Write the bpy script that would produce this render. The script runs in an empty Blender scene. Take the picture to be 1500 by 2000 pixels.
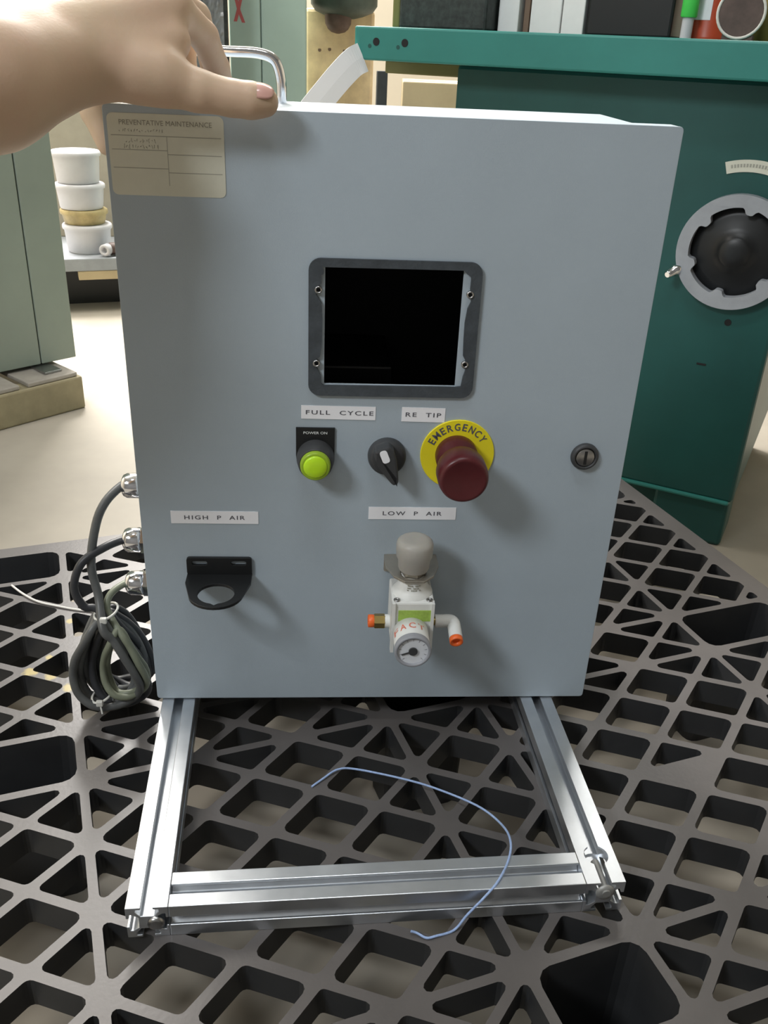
import bpy, bmesh, math, random
import numpy as np
from mathutils import Vector, Matrix
from mathutils.geometry import tessellate_polygon
PI = math.pi
random.seed(4)
S = bpy.context.scene
COL = S.collection

# ------------------------------------------------------------------ camera
F_PX = 1761.2
yaw, pit, rol = 0.11979, 0.47944, 0.04627
cy_, sy_ = math.cos(yaw), math.sin(yaw)
fwd = Vector((sy_ * math.cos(pit), cy_ * math.cos(pit), -math.sin(pit)))
rgt = Vector((cy_, -sy_, 0.0))
upv = rgt.cross(fwd)
r2 = rgt * math.cos(rol) + upv * math.sin(rol)
u2 = upv * math.cos(rol) - rgt * math.sin(rol)
cam_d = bpy.data.cameras.new('camera')
cam_d.sensor_fit = 'VERTICAL'
cam_d.sensor_height = 36.0
cam_d.lens = F_PX / 2000.0 * 36.0
cam_d.clip_start = 0.02
cam = bpy.data.objects.new('camera', cam_d)
M = Matrix((r2, u2, -fwd)).transposed().to_4x4()
M.translation = Vector((-0.0784, -0.6674, 0.5472))
cam.matrix_world = M
COL.objects.link(cam)
S.camera = cam

# ------------------------------------------------------------------ world and lights
w = bpy.data.worlds.new('world')
S.world = w
w.use_nodes = True
w.node_tree.nodes['Background'].inputs[0].default_value = (0.86, 0.93, 1.0, 1)
w.node_tree.nodes['Background'].inputs[1].default_value = 0.05


def area(name, loc, target, sx, sy, energy, col):
    d = bpy.data.lights.new(name, 'AREA')
    d.shape = 'RECTANGLE'
    d.size = sx
    d.size_y = sy
    d.energy = energy
    d.color = col
    o = bpy.data.objects.new(name, d)
    o.location = loc
    v = Vector(target) - Vector(loc)
    o.rotation_euler = v.to_track_quat('-Z', 'Y').to_euler()
    COL.objects.link(o)
    return o


area('ceiling_lamp_overhead', (-0.22, -0.46, 2.40), (-0.18, -0.36, 0.0), 0.9, 0.22, 12, (0.93, 0.97, 1.0))
area('ceiling_lamp_side', (-1.70, -1.40, 2.05), (0.0, 0.0, 0.2), 0.6, 0.5, 36, (0.93, 0.97, 1.0))
area('ceiling_lamp_left', (-1.30, 1.55, 2.80), (-1.25, 1.5, 0.0), 1.6, 0.6, 60, (1.0, 0.95, 0.88))
area('high_bay_lamp', (-1.15, 3.0, 2.55), (-0.45, 0.9, 0.0), 1.6, 0.8, 330, (1.0, 0.97, 0.93))
area('ceiling_lamp_rear', (0.5, 2.4, 2.80), (0.5, 2.45, 0.0), 1.6, 0.5, 60, (1.0, 0.97, 0.92))
S.view_settings.view_transform = 'Standard'
S.view_settings.look = 'None'
S.view_settings.gamma = 1.0
S.view_settings.use_curve_mapping = False
S.view_settings.exposure = 0.0


# ------------------------------------------------------------------ materials
def lin(c):
    return tuple((v / 255 / 12.92) if v / 255 <= 0.04045 else ((v / 255 + 0.055) / 1.055) ** 2.4 for v in c)


def mat(name, col, rough=0.5, metal=0.0, var=0.06, scale=30.0, bump=0.0, bscale=300.0, spec=0.5, col2=None,
        trans=0.0, sss=0.0, ior=1.45, coat=0.0, rvar=0.0):
    m = bpy.data.materials.new(name)
    m.use_nodes = True
    nt = m.node_tree
    b = nt.nodes['Principled BSDF']
    b.inputs['Roughness'].default_value = rough
    b.inputs['Metallic'].default_value = metal
    b.inputs['IOR'].default_value = ior
    b.inputs['Specular IOR Level'].default_value = spec
    b.inputs['Transmission Weight'].default_value = trans
    b.inputs['Coat Weight'].default_value = coat
    if sss:
        b.inputs['Subsurface Weight'].default_value = sss
        b.inputs['Subsurface Radius'].default_value = (0.008, 0.003, 0.0015)
    tc = nt.nodes.new('ShaderNodeTexCoord')
    n = nt.nodes.new('ShaderNodeTexNoise')
    n.inputs['Scale'].default_value = scale
    n.inputs['Detail'].default_value = 5
    n.inputs['Roughness'].default_value = 0.62
    nt.links.new(tc.outputs['Object'], n.inputs['Vector'])
    cr = nt.nodes.new('ShaderNodeValToRGB')
    c1 = tuple(max(0, v * (1 - var)) for v in col)
    c2 = tuple(min(1, v * (1 + var)) for v in col) if col2 is None else col2
    cr.color_ramp.elements[0].position = 0.32
    cr.color_ramp.elements[1].position = 0.68
    cr.color_ramp.elements[0].color = (*c1, 1)
    cr.color_ramp.elements[1].color = (*c2, 1)
    nt.links.new(n.outputs['Fac'], cr.inputs['Fac'])
    nt.links.new(cr.outputs['Color'], b.inputs['Base Color'])
    if rvar:
        mr = nt.nodes.new('ShaderNodeMapRange')
        mr.inputs['To Min'].default_value = max(0, rough - rvar)
        mr.inputs['To Max'].default_value = rough + rvar
        nt.links.new(n.outputs['Fac'], mr.inputs['Value'])
        nt.links.new(mr.outputs['Result'], b.inputs['Roughness'])
    if bump:
        n2 = nt.nodes.new('ShaderNodeTexNoise')
        n2.inputs['Scale'].default_value = bscale
        n2.inputs['Detail'].default_value = 3
        nt.links.new(tc.outputs['Object'], n2.inputs['Vector'])
        bp = nt.nodes.new('ShaderNodeBump')
        bp.inputs['Strength'].default_value = bump
        bp.inputs['Distance'].default_value = 0.001
        nt.links.new(n2.outputs['Fac'], bp.inputs['Height'])
        nt.links.new(bp.outputs['Normal'], b.inputs['Normal'])
    return m


MT = {}
MT['panel'] = mat('panel_grey_paint', (0.40, 0.47, 0.53), 0.42, var=0.03, scale=9, bump=0.12, bscale=900)
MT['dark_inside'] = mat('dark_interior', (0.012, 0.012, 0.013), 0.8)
MT['gasket'] = mat('gasket_foam', (0.055, 0.065, 0.075), 0.75, var=0.2, scale=80, bump=0.3, bscale=500)
MT['black'] = mat('black_plastic', (0.012, 0.013, 0.014), 0.4)
MT['charcoal'] = mat('charcoal_plastic', (0.045, 0.047, 0.05), 0.5, var=0.15)
MT['white_label'] = mat('white_tape', (0.90, 0.91, 0.95), 0.55, var=0.02)
MT['ink'] = mat('ink', (0.10, 0.10, 0.12), 0.6)
MT['white_ink'] = mat('white_ink', (0.75, 0.78, 0.78), 0.6)
MT['cream'] = mat('cream_label', (0.66, 0.66, 0.56), 0.5, var=0.05, scale=25)
MT['faint_ink'] = mat('faint_ink', (0.26, 0.25, 0.20), 0.6)
MT['rule_ink'] = mat('rule_ink', (0.36, 0.36, 0.31), 0.6)
MT['lime'] = mat('lime_lens', (0.52, 0.82, 0.02), 0.35, sss=0.2, coat=0.3)
MT['lime_rim'] = mat('lime_rim', (0.30, 0.46, 0.03), 0.3)
MT['yellow'] = mat('yellow_plate', (0.86, 0.74, 0.02), 0.45, var=0.03)
MT['maroon'] = mat('maroon_plastic', (0.085, 0.013, 0.016), 0.36, var=0.12, spec=0.5)
MT['steel'] = mat('steel', (0.42, 0.42, 0.42), 0.3, metal=1.0, var=0.1, scale=60)
MT['chrome'] = mat('chrome', (0.85, 0.86, 0.9), 0.12, metal=1.0, var=0.03)
MT['alu'] = mat('aluminium', (0.70, 0.73, 0.77), 0.38, metal=0.94, var=0.07, scale=22, bump=0.08, bscale=160, rvar=0.08)
MT['bolt_grey'] = mat('bolt_grey', (0.34, 0.34, 0.33), 0.5, metal=0.5, var=0.1)
MT['zinc'] = mat('zinc_bracket', (0.42, 0.39, 0.34), 0.4, metal=0.8, var=0.15)
MT['brass'] = mat('brass', (0.36, 0.27, 0.10), 0.35, metal=0.85, var=0.1)
MT['reg_white'] = mat('regulator_white', (0.72, 0.73, 0.71), 0.45, var=0.03)
MT['reg_knob'] = mat('milky_knob', (0.52, 0.50, 0.46), 0.35, trans=0.35, sss=0.1, ior=1.3)
MT['reg_green'] = mat('green_sticker', (0.36, 0.52, 0.10), 0.5, var=0.12, scale=300)
MT['orange'] = mat('orange_collet', (0.85, 0.15, 0.03), 0.4)
MT['red_ink'] = mat('red_ink', (0.66, 0.20, 0.14), 0.6)
MT['gauge_grey'] = mat('gauge_grey', (0.30, 0.31, 0.34), 0.4)
MT['gauge_face'] = mat('gauge_face', (0.78, 0.81, 0.86), 0.3, coat=0.5)
MT['cable_grey'] = mat('cable_grey', (0.10, 0.105, 0.105), 0.42, var=0.15, scale=60)
MT['cable_dark'] = mat('cable_dark', (0.035, 0.037, 0.042), 0.42, var=0.2)
MT['cable_olive'] = mat('cable_olive', (0.20, 0.22, 0.16), 0.45, var=0.1)
MT['tie_white'] = mat('tie_white', (0.7, 0.7, 0.66), 0.5)
MT['thread'] = mat('blue_thread', (0.33, 0.45, 0.72), 0.7, var=0.15, scale=400)
MT['cord_white'] = mat('white_cord', (0.72, 0.69, 0.64), 0.7)
MT['concrete'] = mat('concrete', (0.37, 0.335, 0.28), 0.65, var=0.16, scale=2.2, bump=0.1, bscale=60, rvar=0.1)
MT['wall'] = mat('wall_paint', (0.46, 0.42, 0.34), 0.8, var=0.08, scale=2)
MT['ceiling_paint'] = mat('ceiling_paint', (0.35, 0.35, 0.34), 0.8, var=0.04, scale=2)
MT['wall_dark'] = mat('wall_dark_paint', (0.10, 0.10, 0.10), 0.8, var=0.06, scale=2)
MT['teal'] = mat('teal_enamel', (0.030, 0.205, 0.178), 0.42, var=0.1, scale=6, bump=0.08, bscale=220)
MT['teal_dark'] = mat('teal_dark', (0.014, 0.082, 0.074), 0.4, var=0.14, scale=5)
MT['cast'] = mat('cast_grey', (0.34, 0.36, 0.39), 0.5, var=0.08)
MT['sage'] = mat('sage_enamel', (0.27, 0.315, 0.265), 0.5, var=0.07, scale=4)
MT['sage2'] = mat('pale_green_enamel', (0.36, 0.48, 0.43), 0.5, var=0.07, scale=5)
MT['timber'] = mat('skid_timber', (0.30, 0.26, 0.16), 0.7, var=0.18, scale=14)
MT['deck_grey'] = mat('deck_grey', (0.36, 0.33, 0.29), 0.6, var=0.2, scale=12)
MT['tub'] = mat('tub_white', (0.58, 0.57, 0.60), 0.4, var=0.03)
MT['amber'] = mat('amber_stain', (0.42, 0.33, 0.16), 0.5, var=0.3, scale=20)
MT['carton'] = mat('carton', (0.55, 0.44, 0.27), 0.75, var=0.08, scale=12)
MT['carton_grey'] = mat('carton_grey', (0.36, 0.32, 0.25), 0.75, var=0.08, scale=12)
MT['blackbox'] = mat('speckled_black', (0.030, 0.035, 0.033), 0.6, var=0.5, scale=90)
MT['white_card'] = mat('white_card', (0.90, 0.88, 0.87), 0.6, var=0.03)
MT['brown'] = mat('brown_edge', (0.20, 0.13, 0.09), 0.6)
MT['red_can'] = mat('red_can', (0.50, 0.075, 0.03), 0.35)
MT['neon'] = mat('neon_green_tape', (0.10, 0.75, 0.12), 0.5)
MT['reel'] = mat('reel_brown', (0.10, 0.065, 0.055), 0.5, var=0.3)
MT['mustard'] = mat('mustard', (0.26, 0.20, 0.05), 0.6, var=0.2)
MT['tan_glow'] = mat('tan_enamel', (0.84, 0.64, 0.40), 0.5, var=0.25, scale=9)
MT['head_grey'] = mat('head_grey', (0.06, 0.085, 0.075), 0.5, var=0.3, scale=14)
MT['olive'] = mat('olive_bar', (0.17, 0.16, 0.05), 0.5)
MT['paper'] = mat('white_paper', (0.92, 0.92, 0.92), 0.6, var=0.01)
MT['red_paint'] = mat('red_paint', (0.42, 0.10, 0.10), 0.6)
MT['plastic_film'] = mat('plastic_film', (0.75, 0.78, 0.82), 0.12, trans=0.75, ior=1.2)
MT['nail'] = mat('nail', (0.62, 0.36, 0.31), 0.25, coat=0.4)
MT['skin'] = mat('skin', (0.55, 0.42, 0.29), 0.5, var=0.0, scale=16, col2=(0.58, 0.40, 0.29), bump=0.12, bscale=450,
                 sss=0.12)


def pallet_material():
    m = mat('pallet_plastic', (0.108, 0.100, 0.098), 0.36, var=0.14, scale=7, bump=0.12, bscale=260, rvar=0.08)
    nt = m.node_tree
    b = nt.nodes['Principled BSDF']
    src = b.inputs['Base Color'].links[0].from_socket
    geo = nt.nodes.new('ShaderNodeNewGeometry')
    nz = nt.nodes.new('ShaderNodeTexNoise')
    nz.inputs['Scale'].default_value = 140
    nt.links.new(geo.outputs['Position'], nz.inputs['Vector'])
    last = src
    # dried yellow paint splashes with a shape of their own
    for (x, y, r) in ((-0.338, 0.094, 0.012), (-0.316, 0.086, 0.009), (-0.293, 0.068, 0.011), (-0.317, 0.184, 0.007),
                      (-0.325, 0.118, 0.006)):
        d = nt.nodes.new('ShaderNodeVectorMath')
        d.operation = 'DISTANCE'
        d.inputs[1].default_value = (x, y, -0.03)
        nt.links.new(geo.outputs['Position'], d.inputs[0])
        mu = nt.nodes.new('ShaderNodeMath')
        mu.operation = 'MULTIPLY_ADD'
        mu.inputs[1].default_value = -1.0 / r
        mu.inputs[2].default_value = 0.55
        nt.links.new(d.outputs['Value'], mu.inputs[0])
        ad = nt.nodes.new('ShaderNodeMath')
        ad.operation = 'ADD'
        nt.links.new(mu.outputs[0], ad.inputs[0])
        nt.links.new(nz.outputs['Fac'], ad.inputs[1])
        gt = nt.nodes.new('ShaderNodeMapRange')
        gt.inputs['From Min'].default_value = 0.30
        gt.inputs['From Max'].default_value = 0.62
        nt.links.new(ad.outputs[0], gt.inputs['Value'])
        mx = nt.nodes.new('ShaderNodeMix')
        mx.data_type = 'RGBA'
        nt.links.new(gt.outputs['Result'], mx.inputs['Factor'])
        nt.links.new(last, mx.inputs['A'])
        mx.inputs['B'].default_value = (0.36, 0.29, 0.11, 1)
        last = mx.outputs['Result']
    nt.links.new(last, b.inputs['Base Color'])
    return m


MT['pallet'] = pallet_material()
MT['pallet_wall'] = mat('pallet_wall_plastic', (0.030, 0.031, 0.033), 0.5, var=0.2, scale=12)


# ------------------------------------------------------------------ helpers
def tag(o, label=None, cat=None, group=None, kind=None):
    if label: o['label'] = label
    if cat: o['category'] = cat
    if group: o['group'] = group
    if kind: o['kind'] = kind
    return o


def empty(name, loc=(0, 0, 0), rz=0.0):
    o = bpy.data.objects.new(name, None)
    o.empty_display_size = 0.05
    o.location = loc
    o.rotation_euler = (0, 0, rz)
    COL.objects.link(o)
    return o


class MB:
    def __init__(s):
        s.v = []
        s.f = []
        s.sm = []

    def add(s, vs, fs, smooth=False, mx=None):
        k = len(s.v)
        for p in vs:
            p = Vector(p)
            if mx is not None: p = mx @ p
            s.v.append(tuple(p))
        for f in fs:
            s.f.append(tuple(i + k for i in f))
            s.sm.append(smooth)
        return s

    def box(s, x0, x1, y0, y1, z0, z1, mx=None):
        vs = [(x, y, z) for x in (x0, x1) for y in (y0, y1) for z in (z0, z1)]
        return s.add(vs, [(0, 1, 3, 2), (4, 6, 7, 5), (0, 4, 5, 1), (2, 3, 7, 6), (0, 2, 6, 4), (1, 5, 7, 3)], mx=mx)

    def rbox(s, x0, x1, y0, y1, z0, z1, r, seg=2, mx=None):
        bm = bmesh.new()
        bmesh.ops.create_cube(bm, size=1.0)
        for v in bm.verts:
            v.co = Vector(((x0 + x1) / 2 + v.co.x * (x1 - x0), (y0 + y1) / 2 + v.co.y * (y1 - y0),
                           (z0 + z1) / 2 + v.co.z * (z1 - z0)))
        bmesh.ops.bevel(bm, geom=list(bm.edges), offset=r, segments=seg, profile=0.5, affect='EDGES', clamp_overlap=True)
        bm.verts.index_update()
        s.add([v.co.copy() for v in bm.verts], [[v.index for v in f.verts] for f in bm.faces], False, mx)
        bm.free()
        return s

    def cyl(s, p0, p1, r0, r1=None, n=24, smooth=True, caps=True):
        return s.lathe(p0, p1, [(0.0, r0), (1.0, r0 if r1 is None else r1)], n, smooth, caps, rel=True)

    def lathe(s, p0, p1, prof, n=24, smooth=True, caps=True, rel=False):
        """prof: (distance along axis, radius); rel -> fraction of |p1-p0|"""
        p0 = Vector(p0)
        ax = Vector(p1) - p0
        L = ax.length
        ax.normalize()
        a = ax.orthogonal().normalized()
        b = ax.cross(a)
        vs, fs = [], []
        for (d, r) in prof:
            c = p0 + ax * (d * L if rel else d)
            for k in range(n):
                t = 2 * PI * k / n
                vs.append(c + (a * math.cos(t) + b * math.sin(t)) * r)
        for i in range(len(prof) - 1):
            for k in range(n):
                k2 = (k + 1) % n
                fs.append((i * n + k, i * n + k2, (i + 1) * n + k2, (i + 1) * n + k))
        s.add(vs, fs, smooth)
        if caps:
            m = len(prof) - 1
            s.add(vs[:n], [tuple(range(n))[::-1]])
            s.add(vs[m * n:], [tuple(range(n))])
        return s

    def tube(s, pts, r, n=8, closed=False):
        pts = [Vector(p) for p in pts]
        N = len(pts)
        vs, fs = [], []
        up = None
        for i, p in enumerate(pts):
            a = pts[(i - 1) % N] if (closed or i > 0) else p
            b = pts[(i + 1) % N] if (closed or i < N - 1) else p
            t = (b - a).normalized()
            if up is None:
                up = t.orthogonal().normalized()
            up = (up - t * up.dot(t))
            up = up.normalized() if up.length > 1e-6 else t.orthogonal().normalized()
            sd = t.cross(up)
            rr = r[i] if isinstance(r, (list, tuple)) else r
            for k in range(n):
                an = 2 * PI * k / n
                vs.append(p + (up * math.cos(an) + sd * math.sin(an)) * rr)
        for i in range(N if closed else N - 1):
            j = (i + 1) % N
            for k in range(n):
                k2 = (k + 1) % n
                fs.append((i * n + k, i * n + k2, j * n + k2, j * n + k))
        s.add(vs, fs, True)
        if not closed:
            s.add(vs[:n], [tuple(range(n))[::-1]])
            s.add(vs[-n:], [tuple(range(n))])
        return s

    def plate(s, outer, holes, d0, d1, mx=None):
        """outline (a,b) extruded along third axis c from d0 to d1; mx maps (a,b,c) to local"""
        polys = [outer] + list(holes)
        flat = [p for q in polys for p in q]
        tris = tessellate_polygon([[Vector((p[0], p[1], 0)) for p in q] for q in polys])
        n = len(flat)
        vs = [(p[0], p[1], d0) for p in flat] + [(p[0], p[1], d1) for p in flat]
        fs = [tuple(t) for t in tris] + [tuple(i + n for i in t[::-1]) for t in tris]
        k = 0
        for q in polys:
            m = len(q)
            for i in range(m):
                j = (i + 1) % m
                fs.append((k + i, k + j, n + k + j, n + k + i))
            k += m
        return s.add(vs, fs, False, mx)

    def build(s, name, material, parent=None, bevel=0.0, recalc=True):
        me = bpy.data.meshes.new(name)
        me.from_pydata(s.v, [], s.f)
        me.polygons.foreach_set('use_smooth', s.sm)
        if recalc:
            bm = bmesh.new()
            bm.from_mesh(me)
            bmesh.ops.recalc_face_normals(bm, faces=bm.faces)
            bm.to_mesh(me)
            bm.free()
        me.materials.append(MT[material] if isinstance(material, str) else material)
        o = bpy.data.objects.new(name, me)
        COL.objects.link(o)
        if parent is not None: o.parent = parent
        if bevel:
            b = o.modifiers.new('bevel', 'BEVEL')
            b.width = bevel
            b.segments = 2
            b.limit_method = 'ANGLE'
            b.angle_limit = math.radians(40)
        return o


def bake(o):
    dg = bpy.context.evaluated_depsgraph_get()
    me = bpy.data.meshes.new_from_object(o.evaluated_get(dg))
    o.modifiers.clear()
    o.data = me


# face map: (a,b,c) -> x=a, z=b, y=c  (drawing on a vertical front face)
FRONT = Matrix(((1, 0, 0, 0), (0, 0, 1, 0), (0, 1, 0, 0), (0, 0, 0, 1)))


def rrect(x0, x1, z0, z1, r, k=6):
    pts = []
    for (cx, cz, a0) in ((x1 - r, z1 - r, 0), (x0 + r, z1 - r, 90), (x0 + r, z0 + r, 180), (x1 - r, z0 + r, 270)):
        for i in range(k + 1):
            a = math.radians(a0 + 90 * i / k)
            pts.append((cx + r * math.cos(a), cz + r * math.sin(a)))
    return pts


def circle(cx, cz, r, n=32, a0=0.0):
    return [(cx + r * math.cos(a0 + 2 * PI * i / n), cz + r * math.sin(a0 + 2 * PI * i / n)) for i in range(n)]


def smooth_path(pts, per=8, closed=False):
    P = [Vector(p) for p in pts]
    N = len(P)
    out = []
    for i in range(N if closed else N - 1):
        if closed:
            p0, p1, p2, p3 = P[(i - 1) % N], P[i], P[(i + 1) % N], P[(i + 2) % N]
        else:
            p0, p1, p2, p3 = P[max(i - 1, 0)], P[i], P[i + 1], P[min(i + 2, N - 1)]
        for k in range(per):
            t = k / per
            out.append(0.5 * ((2 * p1) + (p2 - p0) * t + (2 * p0 - 5 * p1 + 4 * p2 - p3) * t * t +
                              (3 * p1 - p0 - 3 * p2 + p3) * t ** 3))
    if not closed: out.append(P[-1])
    return out


def text_mesh(txt, h, width=None, bold=0.0, spacing=1.0):
    """flat letters as vertices/faces in (a,b) centred on 0, cap height h, total width width"""
    cu = bpy.data.curves.new('t', 'FONT')
    cu.body = txt
    cu.size = 1.0
    cu.space_character = spacing
    cu.offset = bold
    cu.resolution_u = 3
    o = bpy.data.objects.new('t', cu)
    COL.objects.link(o)
    bpy.context.view_layer.update()
    dg = bpy.context.evaluated_depsgraph_get()
    me = bpy.data.meshes.new_from_object(o.evaluated_get(dg))
    vs = [v.co.copy() for v in me.vertices]
    fs = [tuple(p.vertices) for p in me.polygons]
    bpy.data.objects.remove(o)
    bpy.data.curves.remove(cu)
    bpy.data.meshes.remove(me)
    x0, x1 = min(v.x for v in vs), max(v.x for v in vs)
    y0, y1 = min(v.y for v in vs), max(v.y for v in vs)
    sx = (width / (x1 - x0)) if width else h / (y1 - y0)
    sy = h / (y1 - y0)
    return [((v.x - (x0 + x1) / 2) * sx, (v.y - (y0 + y1) / 2) * sy) for v in vs], fs


def letters(name, txt, cx, cz, h, width, y, material, parent, bold=0.0, rot=0.0, spacing=1.0):
    vs, fs = text_mesh(txt, h, width, bold, spacing)
    m = MB()
    c, s_ = math.cos(rot), math.sin(rot)
    m.add([(cx + a * c - b * s_, y, cz + a * s_ + b * c) for a, b in vs], fs)
    return m.build(name, material, parent, recalc=False)


# ------------------------------------------------------------------ setting
ZF = -0.17          # shop floor
fl = MB().box(-3.0, 3.2, -2.2, 3.6, ZF - 0.1, ZF).build('floor', 'concrete')
tag(fl, kind='structure')
wb = MB().box(-3.0, 3.2, 3.5, 3.6, ZF, 2.9).build('wall_back', 'wall')
tag(wb, kind='structure')
wl = MB().box(-3.0, -2.9, -2.2, 3.5, ZF, 2.9).build('wall_left', 'wall')
tag(wl, kind='structure')
wr = MB().box(3.1, 3.2, -2.2, 3.5, ZF, 2.9).build('wall_right', 'wall')
tag(wr, kind='structure')

ce = MB().box(-3.0, 3.2, -2.2, 3.6, 2.9, 3.0).build('ceiling', 'ceiling_paint')
tag(ce, kind='structure')
wf = MB().box(-3.0, 3.2, -2.3, -2.2, ZF, 2.9).build('wall_front', 'wall_dark')
tag(wf, kind='structure')

# ------------------------------------------------------------------ plastic pallet
UX, VY = 0.0471, 0.03492
VL = (-11, -5, -3, 3)
UL = (-17, -15, -7, -5, 3, 5)
POCK = [(i, j) for i in (-13, -5, 3) for j in (-17, -7, 3, 13)]
IN = (-13.8, 5.8, -17.15, 15.12)
OUT = (-14.3, 6.27, -17.6, 15.52)


def clip(poly, ax, val, keep_less):
    out = []
    n = len(poly)
    for k in range(n):
        p, q = poly[k], poly[(k + 1) % n]
        ip = (p[ax] <= val) if keep_less else (p[ax] >= val)
        iq = (q[ax] <= val) if keep_less else (q[ax] >= val)
        if ip: out.append(p)
        if ip != iq:
            t = (val - p[ax]) / (q[ax] - p[ax])
            out.append((p[0] + (q[0] - p[0]) * t, p[1] + (q[1] - p[1]) * t))
    res = []
    for p in out:
        if not res or (abs(p[0] - res[-1][0]) + abs(p[1] - res[-1][1]) > 1e-6): res.append(p)
    if len(res) > 1 and abs(res[0][0] - res[-1][0]) + abs(res[0][1] - res[-1][1]) < 1e-6: res.pop()
    return res


def area2(p):
    return 0.5 * sum(p[i][0] * p[(i + 1) % len(p)][1] - p[(i + 1) % len(p)][0] * p[i][1] for i in range(len(p)))


def inset_round(poly, d, r, k=3):
    """inset a convex CCW polygon by d and round its corners; returns one list of arc points per corner"""
    n = len(poly)
    lines = []
    for i in range(n):
        p, q = Vector(poly[i]), Vector(poly[(i + 1) % n])
        t = (q - p).normalized()
        nn = Vector((-t.y, t.x))
        lines.append((p + nn * d, t, nn))
    cs = []
    for i in range(n):
        p, t, _ = lines[i - 1]
        q, u, _ = lines[i]
        den = t.x * u.y - t.y * u.x
        if abs(den) < 1e-9: return None
        s_ = ((q.x - p.x) * u.y - (q.y - p.y) * u.x) / den
        cs.append(p + t * s_)
    if area2([tuple(c) for c in cs]) < 1.2e-4: return None
    for i in range(n):          # flipped edges mean the cell is too small
        e = cs[(i + 1) % n] - cs[i]
        if e.dot(lines[i][1]) < 0.001: return None
    out = []
    for i in range(n):
        c = cs[i]
        a = (cs[i - 1] - c)
        b = (cs[(i + 1) % n] - c)
        la, lb = a.length, b.length
        a.normalize()
        b.normalize()
        ang = a.angle(b)
        t = min(r / math.tan(ang / 2), 0.45 * la, 0.45 * lb)
        rr = t * math.tan(ang / 2)
        cen = c + (a + b).normalized() * (rr / math.sin(ang / 2))
        pa, pb = c + a * t, c + b * t
        v0, v1 = pa - cen, pb - cen
        arc = []
        tot = v0.angle(v1) if v0.length > 1e-9 and v1.length > 1e-9 else 0
        sg = 1 if (v0.x * v1.y - v0.y * v1.x) > 0 else -1
        for m in range(k + 1):
            an = sg * tot * m / k
            arc.append(cen + Vector((v0.x * math.cos(an) - v0.y * math.sin(an), v0.x * math.sin(an) + v0.y * math.cos(an))))
        out.append(arc)
    return out


pallet = empty('plastic_pallet', (0.2713, -0.0362, -0.03), math.radians(14.25))
tag(pallet, 'dark grey plastic pallet with an open diamond lattice deck under the frame', 'pallet')
deck = MB()
DEP = 0.026


def solid_top(poly):
    n = len(poly)
    for z in (0.0, -DEP):
        deck.add([(p[0], p[1], z) for p in poly], [tuple(range(n))])


def cell(poly, d, r, wall=True):
    arcs = inset_round(poly, d, r)
    if arcs is None:
        solid_top(poly)
        return
    n = len(poly)
    k = len(arcs[0])
    for z, flip in ((0.0, False), (-DEP, True)):
        vs = [(p[0], p[1], z) for p in poly] + [(q.x, q.y, z) for a in arcs for q in a]
        fs = []
        for i in range(n):
            b = n + i * k
            for m in range(k - 1): fs.append((i, b + m + 1, b + m))
            j = (i + 1) % n
            fs.append((i, j, n + j * k, b + k - 1))
        deck.add(vs, [f[::-1] for f in fs] if flip else fs)
    if wall:
        ring = [q for a in arcs for q in a]
        m = len(ring)
        e = 0.003
        lip = [(q.x, q.y, 0) for q in ring]
        low = [(q.x, q.y, -DEP) for q in ring]
        deck.add(lip + low, [(i, m + i, m + (i + 1) % m, (i + 1) % m) for i in range(m)])
    return [q for a in arcs for q in a]


def pspan(i): return {-13: (-13.8, -11), -5: (-5, -3), 3: (3, 5.8)}[i]


def inpocket(poly):
    cx = sum(p[0] for p in poly) / len(poly)
    cy = sum(p[1] for p in poly) / len(poly)
    return any(pspan(i)[0] < cx < pspan(i)[1] and j < cy < j + 2 for i, j in POCK)


for ci in range(-15, 8):
    for cj in range(-19, 18):
        if (ci + cj) % 2 == 0: continue
        L, R, T, B = (ci - 1, cj), (ci + 1, cj), (ci, cj + 1), (ci, cj - 1)
        if ci in VL:
            polys = [[L, B, T], [B, R, T]]
        elif cj in UL or (cj == 13 and ci < -4) or (cj in (13, 15) and ci in (-14, -12, -4, 4, 6)):
            polys = [[L, R, T], [B, R, L]]
        elif (ci, cj) == (0, -1):
            polys = [[L, R, T], [B, R, L, 'solid']]
        else:
            polys = [[B, R, T, L]]
        for p in polys:
            solid = p[-1] == 'solid'
            if solid: p = p[:-1]
            for ax, val, less in ((0, IN[0], False), (0, IN[1], True), (1, IN[2], False), (1, IN[3], True)):
                if len(p) >= 3: p = clip(p, ax, val, less)
            if len(p) < 3 or inpocket(p): continue
            if area2(p) < 0: p = p[::-1]
            q = [(x * UX, y * VY) for x, y in p]
            if area2(q) < 1e-6: continue
            if solid:
                solid_top(q)
            else:
                cell(q, 0.0042 if len(p) == 4 else 0.0038, 0.0058 if len(p) == 4 else 0.0040)
# rim around the lattice
xs = (OUT[0] * UX, IN[0] * UX, IN[1] * UX, OUT[1] * UX)
ys = (OUT[2] * VY, IN[2] * VY, IN[3] * VY, OUT[3] * VY)
for a in range(3):
    for b in range(3):
        if a == 1 and b == 1: continue
        for z in (0.0, -DEP):
            deck.add([(xs[a], ys[b], z), (xs[a + 1], ys[b], z), (xs[a + 1], ys[b + 1], z), (xs[a], ys[b + 1], z)],
                     [(0, 1, 2, 3)])
e = [(xs[0], ys[0]), (xs[3], ys[0]), (xs[3], ys[3]), (xs[0], ys[3])]
deck.add([(p[0], p[1], 0) for p in e] + [(p[0], p[1], -0.06) for p in e],
         [(i, (i + 1) % 4, 4 + (i + 1) % 4, 4 + i) for i in range(4)])
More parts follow.
